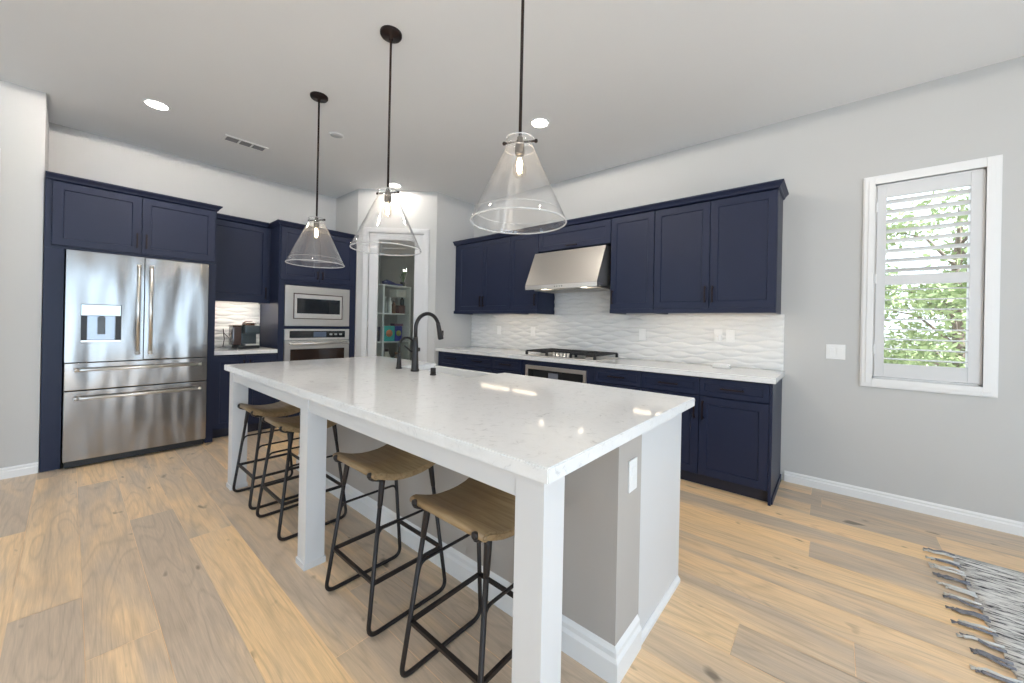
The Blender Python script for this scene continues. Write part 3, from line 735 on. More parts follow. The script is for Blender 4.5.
bm = new_bm(); box(bm, -wv, wv, -.035, -.001, .505, .608, .003); box(bm, -wv, -wv + .06, -.035, -.001, .06, .505, .002); box(bm, wv - .06, wv, -.035, -.001, .06, .505, .002); box(bm, -wv, wv, -.035, -.001, .0, .06, .002)
dr = obj('door', bm, M_HOOD, t)
obj('window', bx(-wv + .06, wv - .06, -.032, -.004, .06, .505), mat('oven_window', (.028, .016, .010), .07), dr)
obj('handle', handle_bar(new_bm(), (-wv + .03, -.035, .572), (wv - .03, -.035, .572), .05), M_STEELS, dr)

# coffee maker on the nook counter
t = thing('coffee_maker', 'black single-serve coffee maker on the small counter beside the refrigerator', 'coffee maker', (0.235, -2.545, CT + .0005), R90)
M_COF = mat('coffee_black', (.045, .060, .066), .3); M_COFB = mat('coffee_bronze', (.22, .12, .085), .22, .8)
obj('base', bx(-.085, .12, -.15, .12, 0, .035, .010), M_BLK, t)
obj('column', bx(-.03, .12, -.03, .12, .035, .24, .016), M_COF, t)
obj('brew_head', bx(-.025, .125, -.155, .115, .165, .265, .022), M_COF, t)
bm = new_bm(); lathe(bm, [(.060, .262), (.062, .275), (.055, .297), (.035, .312), (.004, .316)], (.03, -.06, 0), 22); obj('lid', bm, M_COFB, t)
bm = new_bm(); tube(bm, fillet([(-.02, -.10, .275), (-.02, -.155, .30), (.08, -.155, .30), (.08, -.10, .275)], .02), .008, 8); obj('lid_handle', bm, M_STEELS, t)
bm = new_bm(); box(bm, -.12, -.035, -.06, .115, .035, .25, .014); tk = obj('water_tank', bm, mat('smoky_tank', (.075, .045, .038), .1, coat=.5), t)
obj('tank_lid', bx(-.122, -.033, -.062, .117, .25, .264, .006), M_COFB, tk)
obj('drip_tray', bx(-.02, .12, -.15, -.035, .0352, .05, .005), M_STEELS, t)
bm = new_bm(); tube(bm, [(-.10, .12, .10), (-.155, .15, .17), (-.165, .14, .22), (-.15, .15, .10), (-.16, .16, .012), (-.13, .19, .006)], .004, 6); obj('cord', bm, M_BLK, t)

# ------------------------------------------------------------------ island
IX0, IX1, IY0, IY1 = 2.057, 4.992, -3.117, -1.871
t = thing('kitchen_island', 'white and grey kitchen island with square posts under a white top', 'kitchen island', (0, 0, 0))
for x in (2.062, 3.402, 4.862):
    p = obj('post', bx(x, x + .095, -3.083, -2.988, 0, .8725, .0015), M_WHITE, t)
    bm = new_bm(); h_, d_ = .030, .006
    prism(bm, [(x - d_, -3.083 - d_), (x + .095 + d_, -3.083 - d_), (x + .095 + d_, -2.988 + d_), (x - d_, -2.988 + d_)], 'z', 0, h_)
    if x < 4.8: obj('post_base', bm, M_WHITE, p)
    else: bm.free()
bm = new_bm()
for (a, b) in ((2.157, 3.402), (3.497, 4.862)): box(bm, a, b, -3.080, -3.060, .796, .8725, .001)
obj('apron', bm, M_WHITE, t)
obj('apron', bx(2.075, 2.095, -2.988, -2.60, .796, .8725), M_WHITE, t)
KX0, KX1 = 2.075, 4.934
obj('knee_wall', bx(KX0, KX1, -2.600, -2.3925, 0, .8725), M_GREYW, t)
bm = new_bm(); N0, N1 = -2.392, -1.895
box(bm, KX0, KX1 - .02, N0, N1, .095, .8725); box(bm, KX0 + .01, KX1 - .03, N0, N1 - .06, 0, .095)
# sink cut-out: replace the body by pieces around the basin
bm.free(); bm = new_bm()
SX0, SX1 = 2.965, 3.735
box(bm, KX0, SX0 - .01, N0, N1, .095, .8725); box(bm, SX1 + .01, KX1 - .02, N0, N1, .095, .8725); box(bm, SX0 - .01, SX1 + .01, N0, N1, .095, .62); box(bm, KX0 + .01, KX1 - .03, N0, N1 - .06, 0, .095)
obj('cabinet_body', bm, M_WHITE, t)
bm = new_bm(); box(bm, KX1 - .02, KX1, N0 + .0005, N1 + .012, 0.0, .8725, .001); obj('end_panel', bm, M_WHITE, t)
for (a, b) in ((2.10, 2.53), (2.534, 2.95), (2.97, 3.348), (3.352, 3.73), (3.75, 4.33), (4.334, 4.905)):
    z1 = .60 if 2.96 < a < 3.74 else .86
    bm = shaker(new_bm(), 0, b - a, .10, z1, 0); d = obj('door', bm, M_WHITE, t); d.location = (b, N1 + .02, 0); d.rotation_euler = (0, 0, PI)
    obj('handle', pull(new_bm(), .04 if a in (2.10, 2.97, 3.75) else b - a - .04, z1 - .11, 0, .14), M_BRONZE, d)
baseboard_h = .125
def sweep_trim(pts, prof):
    bm = new_bm(); P = [Vector((*p, 0)) for p in pts]; rings = []
    for k, p in enumerate(P):
        dirs = []
        if k > 0: dirs.append((p - P[k - 1]).normalized())
        if k < len(P) - 1: dirs.append((P[k + 1] - p).normalized())
        ns = [Vector((d.y, -d.x, 0)) for d in dirs]; n = sum(ns, Vector()).normalized(); n = n / n.dot(ns[0])
        rings.append([bm.verts.new(p + n * -a + Vector((0, 0, z))) for a, z in prof])
    m_ = len(prof); fs = [bm.faces.new(rings[0]), bm.faces.new(rings[-1][::-1])]
    for A, B in zip(rings, rings[1:]):
        for k in range(m_): fs.append(bm.faces.new((A[(k + 1) % m_], A[k], B[k], B[(k + 1) % m_])))
    bmesh.ops.recalc_face_normals(bm, faces=fs); return bm
obj('baseboard', sweep_trim([(KX0, -2.600), (KX1, -2.600), (KX1, -2.400)], base_profile(.018, .125)), M_TRIM, t)
bm = prism(new_bm(), [(0, 0), (-.014, 0), (-.014, .018), (-.004, .03), (0, .03)], 'x', 0, .50); o = obj('shoe_molding', bm, M_TRIM, t); o.location = (KX1, -2.399, 0); o.rotation_euler = (0, 0, R90)
plate('wall_outlet', 'white outlet on the grey end of the island', 'outlet', (KX1 + .001, -2.484, .70), R90, 1, 'outlet', h=.118)

bm = new_bm()
xs = [IX0, SX0, SX1, IX1]; ysl = [IY0, -2.215, IY1]
for i in range(3):
    for j in range(2):
        if i == 1 and j == 1: continue
        z0, z1 = .8735, CT
        vs = [bm.verts.new((x, y, z)) for z in (z0, z1) for x, y in ((xs[i], ysl[j]), (xs[i + 1], ysl[j]), (xs[i + 1], ysl[j + 1]), (xs[i], ysl[j + 1]))]
        bm.faces.new(vs[3::-1]); bm.faces.new(vs[4:])
        for k in range(4): bm.faces.new((vs[k], vs[(k + 1) % 4], vs[4 + (k + 1) % 4], vs[4 + k]))
bmesh.ops.remove_doubles(bm, verts=bm.verts[:], dist=1e-5)
dead = [f for f in bm.faces if abs(f.normal.z) < .1 and all(len(e.link_faces) > 2 for e in f.edges if abs(e.verts[0].co.z - e.verts[1].co.z) < 1e-6)]
bmesh.ops.delete(bm, geom=dead, context='FACES_ONLY')
bmesh.ops.recalc_face_normals(bm, faces=bm.faces[:])
ed = [e for e in bm.edges if len(e.link_faces) == 2 and e.calc_face_angle(0) > 1.0]
bmesh.ops.bevel(bm, geom=ed, offset=.003, segments=2, affect='EDGES')
o = obj('countertop', bm, M_QUARTZ); tag(o, 'large white speckled quartz top of the kitchen island', 'countertop')

t = thing('kitchen_sink', 'white apron-front sink set in the island edge facing the range', 'sink', (0, 0, 0))
bm = new_bm(); a, b, c, d = SX0 - .004, SX1 + .004, -2.223, IY1 + .003
zt, zb, wth = .872, .64, .022
def rr(x0, x1, y0, y1, z): return [bm.verts.new(p) for p in ((x0, y0, z), (x1, y0, z), (x1, y1, z), (x0, y1, z))]
zf = .898
rings = [rr(a, b, c, d, zb - .018), rr(a, b, c, d, zt), rr(a + wth, b - wth, c + wth, d - wth * 1.3, zt), rr(a + wth + .01, b - wth - .01, c + wth + .01, d - wth * 1.3 - .01, zb)]
for A, B in zip(rings, rings[1:]):
    for k in range(4): bm.faces.new((A[k], A[(k + 1) % 4], B[(k + 1) % 4], B[k]))
bm.faces.new(rings[0][::-1]); bm.faces.new(rings[-1]); bmesh.ops.recalc_face_normals(bm, faces=bm.faces[:])
obj('basin', bm, M_CERAM, t)
obj('apron_front', bx(SX0 + .002, SX1 - .002, IY1 - .030, IY1 + .010, .625, zf, .008), M_CERAM, t)
obj('drain', lathe(new_bm(), [(.045, zb + .0005), (.045, zb + .004), (.03, zb + .003)], (3.35, -2.08, 0), 20), M_STEELS, t)

# faucet, filtered-water tap, disposal button
t = thing('kitchen_faucet', 'tall dark gooseneck faucet on the island', 'faucet', (3.270, -2.296, CT))
bm = new_bm(); lathe(bm, [(.030, .0005), (.030, .012), (.027, .016), (.0255, .02), (.018, .20), (.0155, .24)], (0, 0, 0), 20); obj('base', bm, M_GUN, t)
pts = [(0, 0, .235), (0, 0, .30)] + [(0, .100 - .100 * math.cos(q * PI * .90 / 16), .30 + .106 * math.sin(q * PI * .90 / 16)) for q in range(1, 17)]
bm = tube(new_bm(), pts, .0135, 14); obj('spout', bm, M_GUN, t)
e0 = Vector(pts[-1]); e1 = e0 + Vector((0, .028, -.112)); e0 -= Vector((0, .028, -.112)) * .1
bm = tube(new_bm(), [e0, e0.lerp(e1, .35), e0.lerp(e1, .9), e1], [.015, .0165, .0215, .0200], 16); h_ = obj('spray_head', bm, M_GUN, t)
bm = new_bm(); box(bm, -.006, .006, .228, .243, .245, .285, .003); obj('spray_button', bm, M_BLACK, h_)
bm = new_bm(); tube(bm, [(0, 0, .135), (-.035, -.012, .14)], .008, 10); tube(bm, [(-.035, -.012, .14), (-.085, -.03, .175)], [.0065, .005], 10); obj('lever', bm, M_GUN, t)
t = thing('filter_tap', 'small dark gooseneck tap left of the tall island faucet', 'tap', (3.071, -2.296, CT))
bm = lathe(new_bm(), [(.022, .0005), (.022, .008), (.019, .012), (.0125, .10), (.010, .12)], (0, 0, 0), 18); obj('base', bm, M_GUN, t)
pts = [(0, 0, .118), (0, 0, .168)] + [(0, .062 - .062 * math.cos(q * PI * .80 / 14), .168 + .058 * math.sin(q * PI * .80 / 14)) for q in range(1, 15)]
obj('spout', tube(new_bm(), pts, .0085, 12), M_GUN, t)
bm = new_bm(); tube(bm, [(0, 0, .095), (-.03, -.01, .098)], .0045, 8); obj('lever', bm, M_GUN, t)
t = thing('air_switch', 'short dark round button on the island right of the faucet', 'button', (3.512, -2.324, CT))
obj('collar', lathe(new_bm(), [(.021, .0005), (.021, .006), (.018, .009)], (0, 0, 0), 18), M_GUN, t); obj('button', lathe(new_bm(), [(.0175, .009), (.0175, .045), (.015, .048)], (0, 0, 0), 18), M_GUN, t)

# ------------------------------------------------------------------ bar stools
def make_stool():
    t = thing('bar_stool', 'x', 'bar stool', (0, 0, 0), 0, 'bar stools at the island')
    mid = [(-.166, .634), (-.155, .6335), (-.140, .628), (-.115, .6185), (-.085, .609), (-.045, .602), (0, .600)]
    mid += [(-y, z) for y, z in mid[-2::-1]]
    hb = .0125; up_, dn_ = [], []
    for k, (y, z) in enumerate(mid):
        a_ = mid[max(k - 1, 0)]; b_ = mid[min(k + 1, len(mid) - 1)]; ty, tz = b_[0] - a_[0], b_[1] - a_[1]; q = math.hypot(ty, tz)
        up_.append((y - tz / q * hb, z + ty / q * hb)); dn_.append((y + tz / q * hb, z - ty / q * hb))
    capR = [(mid[-1][0] + hb * math.cos(t_), mid[-1][1] + hb * math.sin(t_)) for t_ in (1.0, .5, 0, -.5, -1.0)]
    capL = [(-y, z) for y, z in capR[::-1]]
    top = up_; bot = capR + dn_[::-1] + capL
    bm = prism(new_bm(), top + bot, 'x', -.188, .188)
    bmesh.ops.bevel(bm, geom=[e for e in bm.edges if e.calc_face_angle(0) > 1.2], offset=.006, segments=2, affect='EDGES')
    for f in bm.faces: f.smooth = len(f.verts) == 4 and abs(f.normal.x) < .5
    obj('seat', bm, M_SEAT, t)
    for s in (-1, 1):
        xt, xb = s * .150, s * .190
        path = fillet([(xt, -.122, .604), (xb, -.195, .0092), (xb, .195, .0092), (xt, .122, .604)], .045, 7)
        bm = tube(new_bm(), path, .0088, 10)
        for q in (-1, 1):
            a = Vector((xt, q * .122, .604)); b = Vector((xb, q * .195, .0085))
            tube(bm, [a, a.lerp(b, .03), a.lerp(b, .17), a.lerp(b, .19)], [.013, .0125, .0105, .008], 10)
        sf = obj('side_frame', bm, M_BLACK, t)
        for q in (-1, 1):
            bm = new_bm()     # strap that hooks under the curled seat edge, and its round bolt
            pp = [(xt, q * .110, .599), (xt, q * .140, .606), (xt, q * .164, .614), (xt, q * .1785, .624), (xt, q * .1815, .634)]
            for A, B in zip(pp, pp[1:]): tube(bm, [A, B], .007, 8)
            lathe(bm, [(.011, q * .172), (.0125, q * .176), (.0125, q * .183), (.009, q * .186)], (xt, 0, .634), 14, axis='y')
            obj('seat_bracket', bm, M_BLACK, sf)
        y4, y2 = .195 - .073 * (.39 / .6), 0
        xz = s * (.190 - .040 * (.385 / .6))
        bm = tube(new_bm(), fillet([(xz, -.150, .36), (xz * .99, -.138, .408), (xz * .99, .138, .408), (xz, .150, .36)], .03, 6), .0058, 8)
        obj('brace', bm, M_BLACK, t)
    z = .205; f = z / .6; yy = .195 - .073 * f; xx = .190 - .040 * f
    bm = new_bm()
    for s in (-1, 1): box(bm, s * xx - .006, s * xx + .006, -yy, yy, z - .008, z + .008, .002)
    box(bm, -xx, xx, yy - .006, yy + .006, z - .008, z + .008, .002)
    box(bm, -xx, xx, -yy - .004, -yy + .012, z - .006, z + .006, .002)
    obj('footrest', bm, M_BLACK, t)
    return t
st = make_stool()
spots = [(2.425, -2.895, 'wooden bar stool farthest from the camera, at the refrigerator end of the island'),
         (2.952, -2.895, 'second wooden bar stool from the refrigerator, partly behind the middle island post'),
         (3.936, -2.893, 'wooden bar stool just right of the middle island post'),
         (4.562, -2.905, 'nearest wooden bar stool, beside the front corner post of the island')]
for i, (x, y, lab) in enumerate(spots):
    s_ = st if i == 0 else copy_tree(st)
    s_.location = (x, y, 0); s_['label'] = lab

# ------------------------------------------------------------------ pendants
def make_pendant():
    t = thing('pendant_light', 'x', 'pendant light', (0, 0, H), 0, 'glass pendants over the island')
    zt, zb, rb, rn = -.962, -1.316, .206, .056
    obj('canopy', lathe(new_bm(), [(.064, -.0005), (.064, -.012), (.060, -.020), (.012, -.024), (.011, -.045)], (0, 0, 0), 28), M_BRONZE, t)
    obj('rod', tube(new_bm(), [(0, 0, -.02), (0, 0, zt + .012)], .0068, 12), M_BRONZE, t)
    bm = lathe(new_bm(), [(.008, zt + .014), (.013, zt + .008), (.013, zt - .004), (.019, zt - .010), (.021, zt - .060), (.016, zt - .068)], (0, 0, 0), 20)
    obj('socket', bm, M_GUN, t)
    bm = new_bm(); tube(bm, [(-rn - .012, 0, zt - .012), (rn + .012, 0, zt - .012)], .0045, 10)
    for s in (-1, 1): lathe(bm, [(.004, s * (rn + .006)), (.008, s * (rn + .010)), (.008, s * (rn + .018)), (.004, s * (rn + .021))], (0, 0, zt - .012), 12, axis='x')
    cb = obj('crossbar', bm, M_BRONZE, t); cb.rotation_euler = (0, 0, math.radians(28))
    th = .0032
    out = [(rn + .003, zt), (rn + .001, zt - .01), (rn + .002, zt - .03), (rn + .008, zt - .045)]
    for q in range(1, 12):
        f = q / 11; out.append((rn + .008 + (rb - rn - .008) * f, zt - .045 + (zb - zt + .045) * f))
    inn = [(r - th, z) for r, z in out[::-1]]
    rim = [(rb - .0005, zb - .004), (rb - th + .0005, zb - .004)]
    bm = lathe(new_bm(), out + rim + inn, (0, 0, 0), 64, closed=True)
    for v in bm.verts:
        a = math.atan2(v.co.y, v.co.x); k = 1 + .006 * math.sin(3 * a + v.co.z * 9) * (v.co.xy.length / rb)
        v.co.x *= k; v.co.y *= k
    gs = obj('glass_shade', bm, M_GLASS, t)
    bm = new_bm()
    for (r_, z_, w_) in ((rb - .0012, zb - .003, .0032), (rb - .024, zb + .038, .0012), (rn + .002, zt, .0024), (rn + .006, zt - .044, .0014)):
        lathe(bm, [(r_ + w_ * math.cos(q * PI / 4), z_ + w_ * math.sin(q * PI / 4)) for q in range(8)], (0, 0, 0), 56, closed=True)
    obj('glass_edge_glint', bm, M_RIM, gs)  # thin rings painting glints along the rim and neck edges
    zl = zt - .066
    bm = lathe(new_bm(), [(.013, zl), (.014, zl - .015), (.022, zl - .035), (.030, zl - .060), (.029, zl - .078), (.018, zl - .094), (.003, zl - .099)], (0, 0, 0), 22)
    b_ = obj('bulb', bm, M_BULB, t)
    bm = new_bm()
    for q in range(4):
        a = q * PI / 2 + .4
        tube(bm, [(.004 * math.cos(a), .004 * math.sin(a), zl - .015), (.012 * math.cos(a), .012 * math.sin(a), zl - .045), (.005 * math.cos(a), .005 * math.sin(a), zl - .078)], .0018, 6)
    obj('filament', bm, M_FIL, b_)
    return t
pn = make_pendant()
for i, (x, lab) in enumerate(((2.392, 'clear glass cone pendant nearest the refrigerator'), (3.418, 'middle clear glass cone pendant, in front of the pantry door'), (4.463, 'nearest and largest-looking clear glass cone pendant, left of the range hood'))):
    p = pn if i == 0 else copy_tree(pn)
    p.location = (x, -2.62, H); p['label'] = lab

# ------------------------------------------------------------------ ceiling fittings
def can_light(x, y, label, power=46):
    t = thing('recessed_light', label, 'ceiling light', (x, y, H), 0, 'recessed ceiling lights')
    prof = [(.088, -.0005), (.088, -.004), (.080, -.007), (.068, -.003), (.068, -.0005)]
    obj('trim_ring', lathe(new_bm(), prof, (0, 0, 0), 32, closed=True), M_PLASTIC, t)
    obj('lens', lathe(new_bm(), [(.067, -.0006), (.067, -.0028)], (0, 0, 0), 28), M_CAN, t)
    l = bpy.data.lights.new('lamp', 'SPOT'); l.energy = power; l.color = (1.0, .93, .85); l.spot_size = math.radians(179.5); l.spot_blend = .01; l.shadow_soft_size = .065
    o = bpy.data.objects.new('lamp', l); C.objects.link(o); o.parent = t; o.location = (0, 0, -.012)
    return t
can_light(1.185, -3.418, 'lit recessed ceiling light above the refrigerator')
can_light(3.521, -1.239, 'lit recessed ceiling light right of the nearest pendant', 36)
can_light(0.60, -0.55, 'unseen recessed ceiling light added inside the pantry', 3.5)  # lamp out of view, added to brighten the pantry interior
can_light(1.146, -1.175, 'lit recessed ceiling light just above the pantry door wall', 14)
for (x, y) in ((3.52, -3.45), (5.9, -2.5), (5.2, -7.75)):
    can_light(x, y, 'lit recessed ceiling light of the rows nearer the camera')
t = thing('ceiling_vent', 'small white louvered air vent in the ceiling above the coffee nook', 'vent', (0.965, -2.745, H), R90)
bm = new_bm()
for (x0, x1, y0, y1) in ((-.18, -.16, -.075, .075), (.16, .18, -.075, .075), (-.16, .16, -.075, -.055), (-.16, .16, .055, .075), (-.06, -.045, -.055, .055), (.045, .06, -.055, .055)): box(bm, x0, x1, y0, y1, -.008, -.0005)
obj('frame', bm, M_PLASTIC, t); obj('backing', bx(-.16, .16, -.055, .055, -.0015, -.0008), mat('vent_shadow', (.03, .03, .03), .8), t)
for q in range(5):
    y = -.043 + q * .0215
    bm = new_bm()
    for (a, b) in ((-.16, -.06), (-.045, .045), (.06, .16)): prism(bm, [(y - .006, -.0022), (y + .004, -.0075), (y + .006, -.0068), (y - .004, -.0016)], 'x', a, b)
    obj('slat', bm, mat('slat_grey', (.24, .24, .25), .5) if q == 0 else bpy.data.materials['slat_grey'], t)
t = thing('smoke_detector', 'small flat round white smoke detector on the ceiling behind the pendants', 'smoke detector', (1.87, -2.25, H))
obj('ring', lathe(new_bm(), [(.066, -.0005), (.066, -.006), (.060, -.010), (.05, -.007), (.05, -.0005)], (0, 0, 0), 28, closed=True), M_PLASTIC, t)
obj('cover', lathe(new_bm(), [(.049, -.0006), (.049, -.006), (.02, -.0085)], (0, 0, 0), 24), mat('grille_white', (.6, .6, .6), .6), t)

# ------------------------------------------------------------------ rug
def rug_mat():
    m = mat('woven_wool', (.6, .58, .55), .95); n, l = nodes(m); b = n['Principled BSDF']
    tc = n.new('ShaderNodeTexCoord'); mp = n.new('ShaderNodeMapping'); mp.inputs['Scale'].default_value = (8, 50, 1); l.new(tc.outputs['Object'], mp.inputs['Vector'])
    t = n.new('ShaderNodeTexNoise'); t.inputs['Scale'].default_value = 1.0; t.inputs['Detail'].default_value = 4; t.inputs['Roughness'].default_value = .75; l.new(mp.outputs[0], t.inputs['Vector'])
    cr = n.new('ShaderNodeValToRGB'); e = cr.color_ramp.elements
    e[0].position = .40; e[0].color = (.02, .02, .03, 1); e[1].position = .475; e[1].color = (.55, .54, .52, 1); x = e.new(.6); x.color = (.80, .785, .75, 1)
    l.new(t.outputs['Fac'], cr.inputs[0]); l.new(cr.outputs[0], b.inputs['Base Color'])
    bp = n.new('ShaderNodeBump'); bp.inputs['Strength'].default_value = .9; bp.inputs['Distance'].default_value = .006; l.new(t.outputs['Fac'], bp.inputs['Height']); l.new(bp.outputs['Normal'], b.inputs['Normal'])
    return m
t = thing('area_rug', 'cream and charcoal woven rug with tassels on the oak floor', 'rug', (6.035, -0.62, 0))
bm = new_bm(); nx, ny = 40, 60
def rz(x, y): return .010 + .0025 * math.sin(x * 40) * math.sin(y * 70) + .002 * math.sin(y * 26 + x * 3)
V = [[bm.verts.new((2.0 * i / nx + (.006 * math.sin(j * 1.7) if i == 0 else 0), -2.2 * j / ny, rz(2.0 * i / nx, 2.2 * j / ny))) for j in range(ny + 1)] for i in range(nx + 1)]
for i in range(nx):
    for j in range(ny):
        f = bm.faces.new((V[i][j], V[i][j + 1], V[i + 1][j + 1], V[i + 1][j])); f.smooth = True
edge = [(i, 0) for i in range(nx + 1)] + [(nx, j) for j in range(1, ny + 1)] + [(i, ny) for i in range(nx - 1, -1, -1)] + [(0, j) for j in range(ny - 1, 0, -1)]
low = [bm.verts.new((V[i][j].co.x, V[i][j].co.y, .0006)) for i, j in edge]
for q in range(len(edge)):
    a, b = edge[q], edge[(q + 1) % len(edge)]
    bm.faces.new((V[a[0]][a[1]], V[b[0]][b[1]], low[(q + 1) % len(edge)], low[q]))
bm.faces.new(low); bmesh.ops.recalc_face_normals(bm, faces=bm.faces[:])
obj('weave', bm, rug_mat(), t)
M_TASL = mat('tassel_cream', (.62, .60, .56), .95, noise=.1, nscale=60); M_TASD = mat('tassel_charcoal', (.20, .20, .22), .95, noise=.6, nscale=70)
rnd = random.Random(5)
for k in range(21):
    y = -.02 - k * .100
    for h_ in range(2):
        y0 = y - .030 * h_; dy = rnd.uniform(-.02, .02) - .012 + (.02 if h_ else -.0); Lg = rnd.uniform(.085, .115)
        bm = new_bm(); wob = rnd.uniform(-.014, .014)
        mid = [Vector((.012, y0, .010)), Vector((-Lg * .3, y0 + dy * .3 + wob, .012)), Vector((-Lg * .65, y0 + dy * .7 - wob, .010)), Vector((-Lg * .82, y0 + dy, .010))]
        for s in range(3):
            o_ = Vector((0, (s - 1) * .0038, .0025 if s == 1 else 0)); tube(bm, [p + o_ for p in mid], .0036, 7)
        lathe(bm, [(.003, -.006), (.0068, -.002), (.0068, .002), (.003, .006)], mid[3], 8, axis='x')
        for s in range(7): tube(bm, [mid[3], mid[3] + Vector((-Lg * .2, (s - 3) * .004 + rnd.uniform(-.003, .003), -.007 + rnd.uniform(0, .006)))], .0016, 5)
        dark = not (h_ == 0 and k % 3) and rnd.random() < .6
        o = obj('tassel', bm, M_TASD if dark else M_TASL, t)
        if dark: o['label'] = 'charcoal tassel'

# ------------------------------------------------------------------ inside the pantry
t = thing('pantry_shelves', 'white shelf unit standing inside the pantry behind the glass door', 'shelves', (0, 0, 0))
M_SHELF = mat('white_shelf', (.82, .83, .82), .5)
PXf, PXb = .35, .02; PZ = (.42, .955, 1.385, 1.815)
for z in PZ: obj('shelf', bx(PXb, PXf, -1.275, -.36, z - .018, z, .001), M_SHELF, t)
for y in (-1.30, -.847, -.385): obj('upright', bx(PXb, PXf + .003, y, y + .03, 0, 1.815, .001), M_SHELF, t)
def pbox(name, label, cat, y0, y1, z, h, d0, col, circ=None, lid=None):
    q = thing(name, label, cat, (PXf - .03, (y0 + y1) / 2, z + .0005))
    hw = (y1 - y0) / 2; obj('carton', bx(-d0, 0, -hw, hw, 0, h, .003), mat(name + '_print', col, .5, noise=.15, nscale=25), q)
    if circ: obj('emblem', lathe(new_bm(), [(circ[0], .0004), (circ[0], .0012)], (0, circ[2] if len(circ) > 2 else 0, h * .52), 24, axis='x'), mat(name + '_spot', circ[1], .5), q)
    if lid: obj('lid', bx(-d0 - .002, .002, -hw - .002, hw + .002, h, h + .02, .003), mat(name + '_lid', lid, .5), q)
    return q
pbox('cereal_box', 'teal carton with a round orange spot on the pantry shelf', 'box', -.80, -.615, .955, .235, .10, (.02, .42, .40), (.055, (.62, .22, .08)))
pbox('snack_box', 'dark blue carton with a yellow-green ring beside the teal carton in the pantry', 'box', -.610, -.485, .955, .235, .10, (.02, .03, .30), (.045, (.30, .36, .05)))
pbox('food_carton', 'purple-brown carton lying on top of the pantry boxes', 'box', -.62, -.47, 1.192, .035, .12, (.12, .03, .09))
pbox('storage_basket', 'white bin on the upper pantry shelf hanging below the top board', 'basket', -.60, -.43, 1.64, .12, .2, (.72, .70, .64))
pbox('dark_carton', 'dark carton on the pantry shelf left of the white upright', 'box', -.99, -.86, .955, .22, .10, (.03, .025, .05), None)
pbox('spice_box', 'dark red and black carton among the pantry bottles', 'box', -.55, -.44, 1.385, .13, .1, (.10, .03, .03))
def jar(name, label, y, z, r, h, col, cap, x=.28):
    q = thing(name, label, 'jar' if 'jar' in name else 'bottle', (x, y, z + .0005))
    obj('body', lathe(new_bm(), [(r * .9, 0), (r, .006), (r, h * .68), (r * .55, h * .82), (r * .5, h * .9)], (0, 0, 0), 18), mat(name + '_glass', col, .2), q)
    obj('cap', lathe(new_bm(), [(r * .55, h * .9), (r * .55, h)], (0, 0, 0), 14), mat(name + '_cap', cap, .4), q)
    return q
jar('glass_bottle', 'grey glass bottle with a pale cap on the middle pantry shelf, leftmost of its row', -.765, 1.385, .033, .25, (.30, .32, .30), (.7, .7, .68))
jar('white_bottle', 'white bottle on the middle pantry shelf beside the grey one', -.685, 1.385, .030, .24, (.72, .72, .70), (.75, .75, .72))
jar('oil_bottle', 'dark brown bottle on the middle pantry shelf', -.615, 1.385, .030, .20, (.12, .05, .02), (.04, .03, .03))
jar('black_bottle', 'black bottle at the right of the middle pantry shelf', -.47, 1.51, .032, .14, (.01, .01, .012), (.02, .02, .02))
jar('flour_jar', 'tall pale jar with a dark lid on the lowest visible pantry shelf', -.72, .42, .06, .42, (.62, .60, .52), (.05, .03, .03))
jar('sauce_jar', 'brown jar on the lowest visible pantry shelf beside the pale jar', -.55, .42, .06, .36, (.14, .06, .03), (.2, .1, .05))
q = thing('folded_cloth', 'dark blue folded cloth on top of the pantry shelves', 'cloth', (.24, -.68, 1.8155))
bm = new_bm(); tube(bm, [(0, -.12, .03), (.03, -.06, .05), (.02, .0, .04), (.05, .08, .022), (.02, .16, .015)], [.02, .034, .032, .018, .010], 10); obj('fold', bm, mat('navy_cloth', (.012, .018, .12), .8, noise=.3, nscale=30), q)
bm = new_bm(); tube(bm, [(.06, -.05, .022), (.07, .06, .022), (.06, .2, .018)], [.02, .018, .012], 8); obj('fold', bm, bpy.data.materials['navy_cloth'], q)
q = thing('potted_plant', 'small green plant at the right end of the pantry top shelf', 'plant', (.25, -.44, 1.8155))
obj('pot', lathe(new_bm(), [(.035, 0), (.048, .07), (.044, .07), (.032, .06)], (0, 0, 0), 18), mat('dark_pot', (.05, .05, .05), .5), q)
bm = new_bm(); rnd = random.Random(2)
for k in range(26):
    a = rnd.uniform(0, 2 * PI); hh = rnd.uniform(.08, .24); rr_ = rnd.uniform(.02, .09)
    tip = Vector((rr_ * math.cos(a), rr_ * math.sin(a), .06 + hh)); b0 = Vector((.01 * math.cos(a), .01 * math.sin(a), .06)); s_ = Vector((-math.sin(a), math.cos(a), 0)) * .010
    m_ = b0.lerp(tip, .55) + Vector((0, 0, .02)); vs = [bm.verts.new(p) for p in (b0, m_ - s_, tip, m_ + s_)]; bm.faces.new(vs)
obj('leaves', bm, mat('leaf_green', (.07, .14, .04), .5), q)

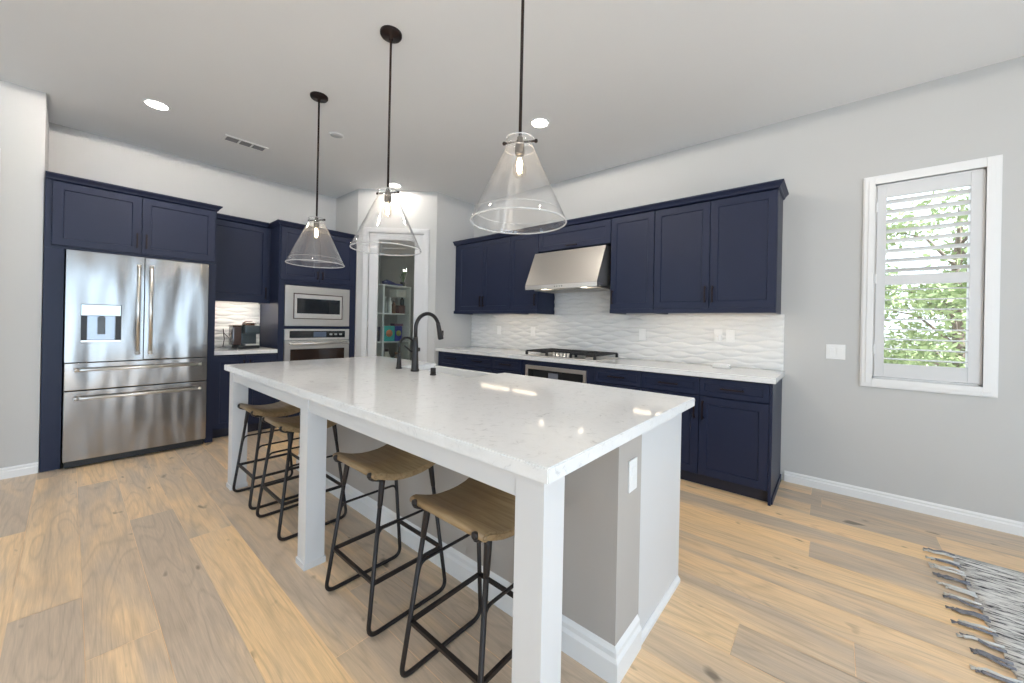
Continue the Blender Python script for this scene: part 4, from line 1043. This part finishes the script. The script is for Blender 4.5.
# ------------------------------------------------------------------ outside the window
structure('ground_outside', bx(-6, 22, 0.2, 24, -.25, -.15), mat('pale_ground', (.42, .40, .36), .9, noise=.15, nscale=4), 'pale ground outside the window')
f = thing('garden_fence', 'pale board fence beyond the trees outside the window', 'fence', (7, 7.6, -.15))
bm = new_bm()
for k in range(60): box(bm, -6 + k * .2, -6 + k * .2 + .19, -.012, .012, 0, 1.35, .004)
obj('boards', bm, mat('fence_paint', (.55, .55, .54), .7, noise=.08, nscale=4), f)
bm = new_bm(); box(bm, -6, 6, .012, .05, .25, .34); box(bm, -6, 6, .012, .05, 1.0, 1.09); obj('rail', bm, bpy.data.materials['fence_paint'], f)
def leaf_mat(name, c):
    m = mat(name, c, .6, noise=.35, nscale=3); m.node_tree.nodes['Principled BSDF'].inputs['Subsurface Weight'].default_value = 0; return m
def tree(label, loc, hgt, rad, zc, n, seed, c):
    q = thing('garden_tree', label, 'tree', loc, 0, 'trees outside the window'); rnd = random.Random(seed)
    bm = new_bm(); tube(bm, [(0, 0, 0), (.02, .01, hgt * .35), (-.02, .03, hgt * .7), (.03, 0, hgt * .95)], [.075, .06, .04, .015], 10)
    cl = []
    for k in range(26):
        a = rnd.uniform(0, 2 * PI); rr_ = rad * math.sqrt(rnd.random()) * .85; z = zc + rnd.uniform(-.5, .5) * (hgt - zc) * 1.7
        c_ = Vector((rr_ * math.cos(a), rr_ * math.sin(a), z)); cl.append(c_)
        tube(bm, [(0, .01, max(.4, z - .5)), c_ * .5 + Vector((0, 0, z * .5 - .1)), c_], [.022, .014, .005], 6)
    obj('trunk', bm, M_TRUNK, q)
    bm = new_bm()
    for k in range(n):
        c_ = rnd.choice(cl); p = c_ + Vector((rnd.gauss(0, .19), rnd.gauss(0, .19), rnd.gauss(0, .13)))
        d1_ = Vector((rnd.gauss(0, 1), rnd.gauss(0, 1), rnd.gauss(0, .6))).normalized(); d2_ = d1_.cross(Vector((rnd.gauss(0, 1), rnd.gauss(0, 1), rnd.gauss(0, 1)))).normalized()
        a, b = rnd.uniform(.035, .06), rnd.uniform(.016, .026)
        bm.faces.new([bm.verts.new(v) for v in (p - d1_ * a, p + d2_ * b, p + d1_ * a, p - d2_ * b)])
    obj('foliage', bm, leaf_mat('foliage_%d' % seed, c), q)
tree('light green leafy tree standing nearest outside the window', (6.75, 3.7, -.15), 3.3, .95, 2.0, 7500, 1, (.30, .38, .17))
tree('greyer green tree behind the nearest one outside the window', (5.3, 6.3, -.15), 3.2, 1.0, 1.9, 6000, 2, (.26, .34, .20))
